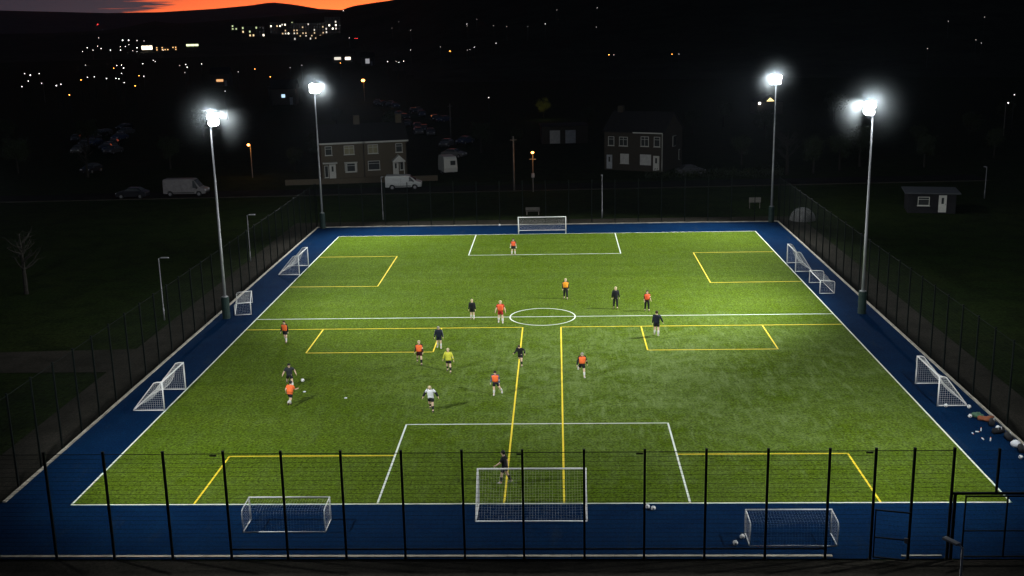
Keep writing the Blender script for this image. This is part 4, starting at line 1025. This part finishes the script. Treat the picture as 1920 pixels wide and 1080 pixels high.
WHERE={'wa':'in the nearest far-left cluster of town lights','wb':'in the farthest band of town lights at upper left','wc':'in the middle band of town lights at left',
 'wd':'in the small group above and right of the left mast head','we':'in the thin row of lights above the left houses','wf':'scattered on the dark hillside above the far goal','wg':'high on the dark hillside at upper right',
 'oa':'among the white town lights at left','ob':'between the two left masts','oc':'on the dark hillside above the far goal','ra':'pair high above the left houses','rb':'on the skyline at upper left'}
LM={'white':M_WHITELAMP,'dim':M_DIMLAMP,'orange':M_ORANGELAMP,'red':M_REDLAMP}
_pole=MB().tube([(0,0,0),(0,0,6.9)],[.1,.06],5).mesh('pole',M_POLE_FAR)
_lan={k:MB().sphere((0,0,0),1,10,6,(1,1,.8)).mesh('lantern',v) for k,v in LM.items()}
for key,(colr,lst) in TOWN.items():
    for (x,y,s) in lst:
        z=max(0,terrain(x,y)); r=empty('street_lamp',(x,y,z))
        tag(r,'distant %s street lamp %s'%(colr,WHERE[key]),'street lamp','distant %s lamps %s'%(colr,WHERE[key]))
        linked('pole',_pole,r); l=linked('lantern',_lan['dim' if (colr=='white' and s<.22 and key not in ('wa','wc')) else colr],r,(0,0,7)); l.scale=(max(.11,s*.5),)*3

# ------------------------------------------------------------------ distant buildings with lit windows
M_FARWALL=mat('far_wall',(.10,.09,.08),.9)
def block(label,x,y,rz,w,d,h,floors,cols,lit,wm,cat='building',ww=.42,group=None,seed=1,glow=None):
    rnd=random.Random(seed); z=terrain(x,y)-1.5
    r=empty('lit_building',(x,y,z),rz); tag(r,label,cat,group)
    MB().box((0,d/2,h/2),(w,d,h)).build('wall',M_FARWALL,r)
    MB().box((0,d/2,h+.15),(w+.6,d+.6,.3)).build('roof',M_ROOF,r)
    cw=w/cols; fh=(h-1.5)/floors
    for j in range(floors):
        for i in range(cols):
            on=rnd.random()<lit
            o=MB().box((-w/2+(i+.5)*cw,-.06,1.5+(j+.5)*fh),(cw*ww,.1,fh*.5)).build('window',rnd.choice(wm) if on else M_GLASS,r)
    return r
block('low store with a big bright shopfront in the upper left town',-350,915,.35,9,10,8,1,3,1.0,[lamp_mat('shopfront_light',(1,.85,.62),3)],ww=.9)
block('long warm-lit shop row just right of the bright shopfront',-337,926,.35,18,8,5,2,8,.55,[lamp_mat('shop_row_light',(1,.55,.2),1.6)],seed=4)
block('low building with a green white strip of windows at upper left',-333,985,.3,11,8,5,1,3,1.0,[lamp_mat('strip_light',(.8,.9,.5),2)],ww=.92)
WW=[M_WARMWIN,M_PALEWIN,M_YGWIN,lamp_mat('dim_warm_window',(1,.7,.4),.8),lamp_mat('bright_window',(1,.92,.7),3)]
block('leftmost lit block of the hillside complex, mostly warm windows',-314,1129,.25,24,14,13,3,7,.40,[WW[0],WW[2],WW[4]],seed=2)
block('isolated lit block left of the hillside complex',-375,1275,.25,8,10,8,2,2,.35,[WW[2]],seed=8)
block('second lit block of the hillside complex, few pale windows',-296,1180,.25,26,14,14,4,8,.16,WW,seed=3)
block('wide central block of the hillside complex with rows of dim windows',-252,1092,.22,46,16,16,5,16,.30,[WW[1],WW[3],WW[3],WW[3],WW[4]],seed=5)
block('right block of the hillside complex with bright corner windows',-221,1082,.2,16,14,18,5,5,.34,[WW[1],WW[4]],seed=13)
block('low lit hall in front of the hillside complex',-246,1050,.22,30,8,5,1,12,.45,[WW[1],WW[3],WW[0]],seed=12)
block('dark house with a single pale blue lit window right of the left mast head',-82.5,289.5,.1,7,7,5.5,1,3,0,[M_BLUEWIN])
def add_lit(x,y,z,w,h,m,label):
    r=empty('house',(x,y,terrain(x,y)),.1); tag(r,label,'house')
    gabled_walls(r,7,7,4.8,2.2,M_FARWALL); pitched_roof(r,7,7,4.8,2.2)
    MB().box((0,-.06,z),(w,.1,h)).build('window',m,r); MB().box((2.2,-.06,1.1),(.9,.08,2.1)).build('door',M_PALEDOOR,r)
bpy.data.objects.remove([o for o in bpy.data.objects if o.name.startswith('lit_building')][-1]) if False else None
add_lit(-77.5,273,2.6,1.0,.9,M_BLUEWIN,'dark house with one blue lit window below the far left mast head')
add_lit(-128.5,382,2.2,2.6,.9,lamp_mat('amber_window',(1,.5,.2),1.0),'dark house with one wide amber lit window left of the far mast head')
add_lit(-131.6,637,2.0,4.0,1.6,M_PALEWIN,'dark house with a long pale lit window, left of two, above the left houses')
add_lit(-124.8,634,2.0,3.2,1.6,lamp_mat('pale_warm_window',(1,.85,.7),3),'dark house with a long pale lit window, right of two, above the left houses')
add_lit(-101.5,566,2.4,2.2,2.6,lamp_mat('grey_window',(.8,.8,.85),.35),'dark house with dim grey lit wall, left of the thin row of lights')
g=empty('house',(51.0,213.5,0),.1); tag(g,'dark house with lit triangular gable and white wall lamp behind the far right mast','house')
MB().box((0,3,1.4),(6,6,2.8)).build('wall',M_FARWALL,g)
MB().prism([(-3.2,2.8),(0,4.6),(3.2,2.8)],0,6).build('roof',M_ROOF,g)
MB().prism([(-.95,3.0),(-.1,3.85),(.95,3.0)],-.08,-.02).build('gable_window',lamp_mat('gable_light',(1,.8,.35),1.6),g)
MB().sphere((-2.6,-.3,2.6),.28,10,6).build('wall_lamp',M_WHITELAMP,g,True)

# ------------------------------------------------------------------ trees
def make_tree(seed, h, leaf, bare=False):
    rnd=random.Random(seed); r=empty('tree')
    tr=MB(); tr.tube([(0,0,0),(.05,.02,h*.25),(-.05,.05,h*.5),(.05,0,h*.8)],[h*.032,h*.026,h*.018,h*.006],8)
    tips=[]
    for i in range(16 if not bare else 22):
        a=rnd.uniform(0,6.28); z=h*rnd.uniform(.28,.7); l=h*rnd.uniform(.18,.34)*(1.15-z/h*.5)
        d=Vector((math.cos(a),math.sin(a),rnd.uniform(.35,.9))).normalized()
        p0=Vector((0,0,z)); p1=p0+d*l*.55; p2=p1+(d+Vector((0,0,.3))).normalized()*l*.5
        tr.tube([p0,p1,p2],[h*.010,h*.006,h*.002],5); tips+= [p1,p2]
        for k in range(4 if bare else 2):
            q=p1.lerp(p2,rnd.random()); e=Vector((rnd.gauss(0,1),rnd.gauss(0,1),rnd.uniform(0,1))).normalized()*l*.4
            tr.tube([q,q+e],[h*.003,h*.001],4); tips.append(q+e)
    tr.build('trunk',M_BARK,r)
    if not bare:
        cr=MB()
        for t in tips+[Vector((0,0,h*.85)),Vector((0,0,h*.7))]:
            for c in range(3):
                cc=t+Vector((rnd.gauss(0,1),rnd.gauss(0,1),rnd.gauss(0,.8)))*h*.04
                for k in range(26):
                    p=cc+Vector((rnd.gauss(0,1),rnd.gauss(0,1),rnd.gauss(0,.8)))*h*.042
                    n=Vector((rnd.gauss(0,1),rnd.gauss(0,1),rnd.gauss(0,1)+.6)).normalized(); u=n.orthogonal().normalized(); v=n.cross(u); s=h*rnd.uniform(.010,.02)
                    cr.add([p-u*s,p+v*s*.6,p+u*s,p-v*s*.6],[(0,1,2,3)])
        cr.build('crown',leaf,r)
    return r
T1=make_tree(1,7.5,M_LEAF); T2=make_tree(2,9.5,M_LEAF); T3=make_tree(3,5.2,M_LEAFY); TB=make_tree(4,8,M_LEAF,True)
used_t=set()
def plant(t,x,y,s,label,group=None):
    if t.name in used_t: o=copy_tree(t)
    else: o=t; used_t.add(t.name)
    o.location=(x,y,terrain(x,y)-.05); o.rotation_euler=(0,0,random.uniform(0,6)); o.scale=(s,s,s); tag(o,label,'tree',group)
plant(TB,-45.5,44,.85,'bare tree in the dark field left of the pitch','bare trees in the dark')
plant(TB,34.5,112,1.0,'bare tree right of the far right mast','bare trees in the dark')
plant(TB,-72,121,.9,'bare tree behind the larger dim van','bare trees in the dark')
plant(T3,-1.7,214,1.0,'yellow green tree lit from below in the darkness above the far goal')
street=bpy.data.lights.new('tree_uplight','POINT'); street.energy=55; street.color=(1,.85,.45); street.shadow_soft_size=.2
so=bpy.data.objects.new('tree_uplight',street); COL.objects.link(so); so.location=(-1.2,209.5,3.0)
tr_=[(38.5,113),(43,116),(47,120),(30,124),(56,118),(-40,124),(-37,128),(-62,130),(-86,127),(-6,150),(-12,146),(13,165),(20,150),(28,170),(40,160),(62,140),(70,128),(-100,140),(-88,160),(-110,172),(36,185),(8,190),(-28,150),(74,150),(-130,190),(90,175),(-72,180),(-48,200),(60,190),(100,140)]
for i,(x,y) in enumerate(tr_):
    side='right of the far right mast' if x>25 else ('behind the left houses and vans' if x<-24 else 'in the darkness behind the far goal')
    plant(T1 if i%2 else T2,x,y,random.uniform(.5,.8),'dark leafy tree '+side,'dark trees '+side)
# low hedge line and garden wall in front of the right house
hd=MB(); rnd=random.Random(5)
for i in range(2600):
    p=Vector((rnd.uniform(-10,10),rnd.gauss(0,.35),abs(rnd.gauss(.5,.35)))); n=Vector((rnd.gauss(0,1),rnd.gauss(0,1),rnd.gauss(0,1))).normalized(); u=n.orthogonal().normalized(); v=n.cross(u); s=rnd.uniform(.06,.13)
    hd.add([p-u*s,p+v*s*.7,p+u*s,p-v*s*.7],[(0,1,2,3)])
h=hd.build('hedge',M_LEAF); h.location=(24,111,0); h.rotation_euler=(0,0,.05); tag(h,'low dark hedge in front of the right brick house','hedge')
w=MB().box((0,0,.35),(22,.22,.7)).box((0,0,.74),(22,.30,.08)).build('garden_wall',M_BRICK); w.location=(-27,110.2,0); w.rotation_euler=(0,0,.12); tag(w,'low brick garden wall in front of the left semi-detached houses','wall')

# ------------------------------------------------------------------ haze
hz=MB().box((0,-500,200),(13600,12400,404)).build("haze",M_HOUSING)
hm=bpy.data.materials.new('haze'); hm.use_nodes=True; t=hm.node_tree; t.nodes.clear()
pv=t.nodes.new('ShaderNodeVolumePrincipled'); pv.inputs['Density'].default_value=HAZE_DENSITY; pv.inputs['Color'].default_value=(.72,.85,1,1); pv.inputs['Anisotropy'].default_value=.72
mo=t.nodes.new('ShaderNodeOutputMaterial'); t.links.new(pv.outputs[0],mo.inputs['Volume'])
hz.data.materials.clear(); hz.data.materials.append(hm); hz['kind']='stuff'
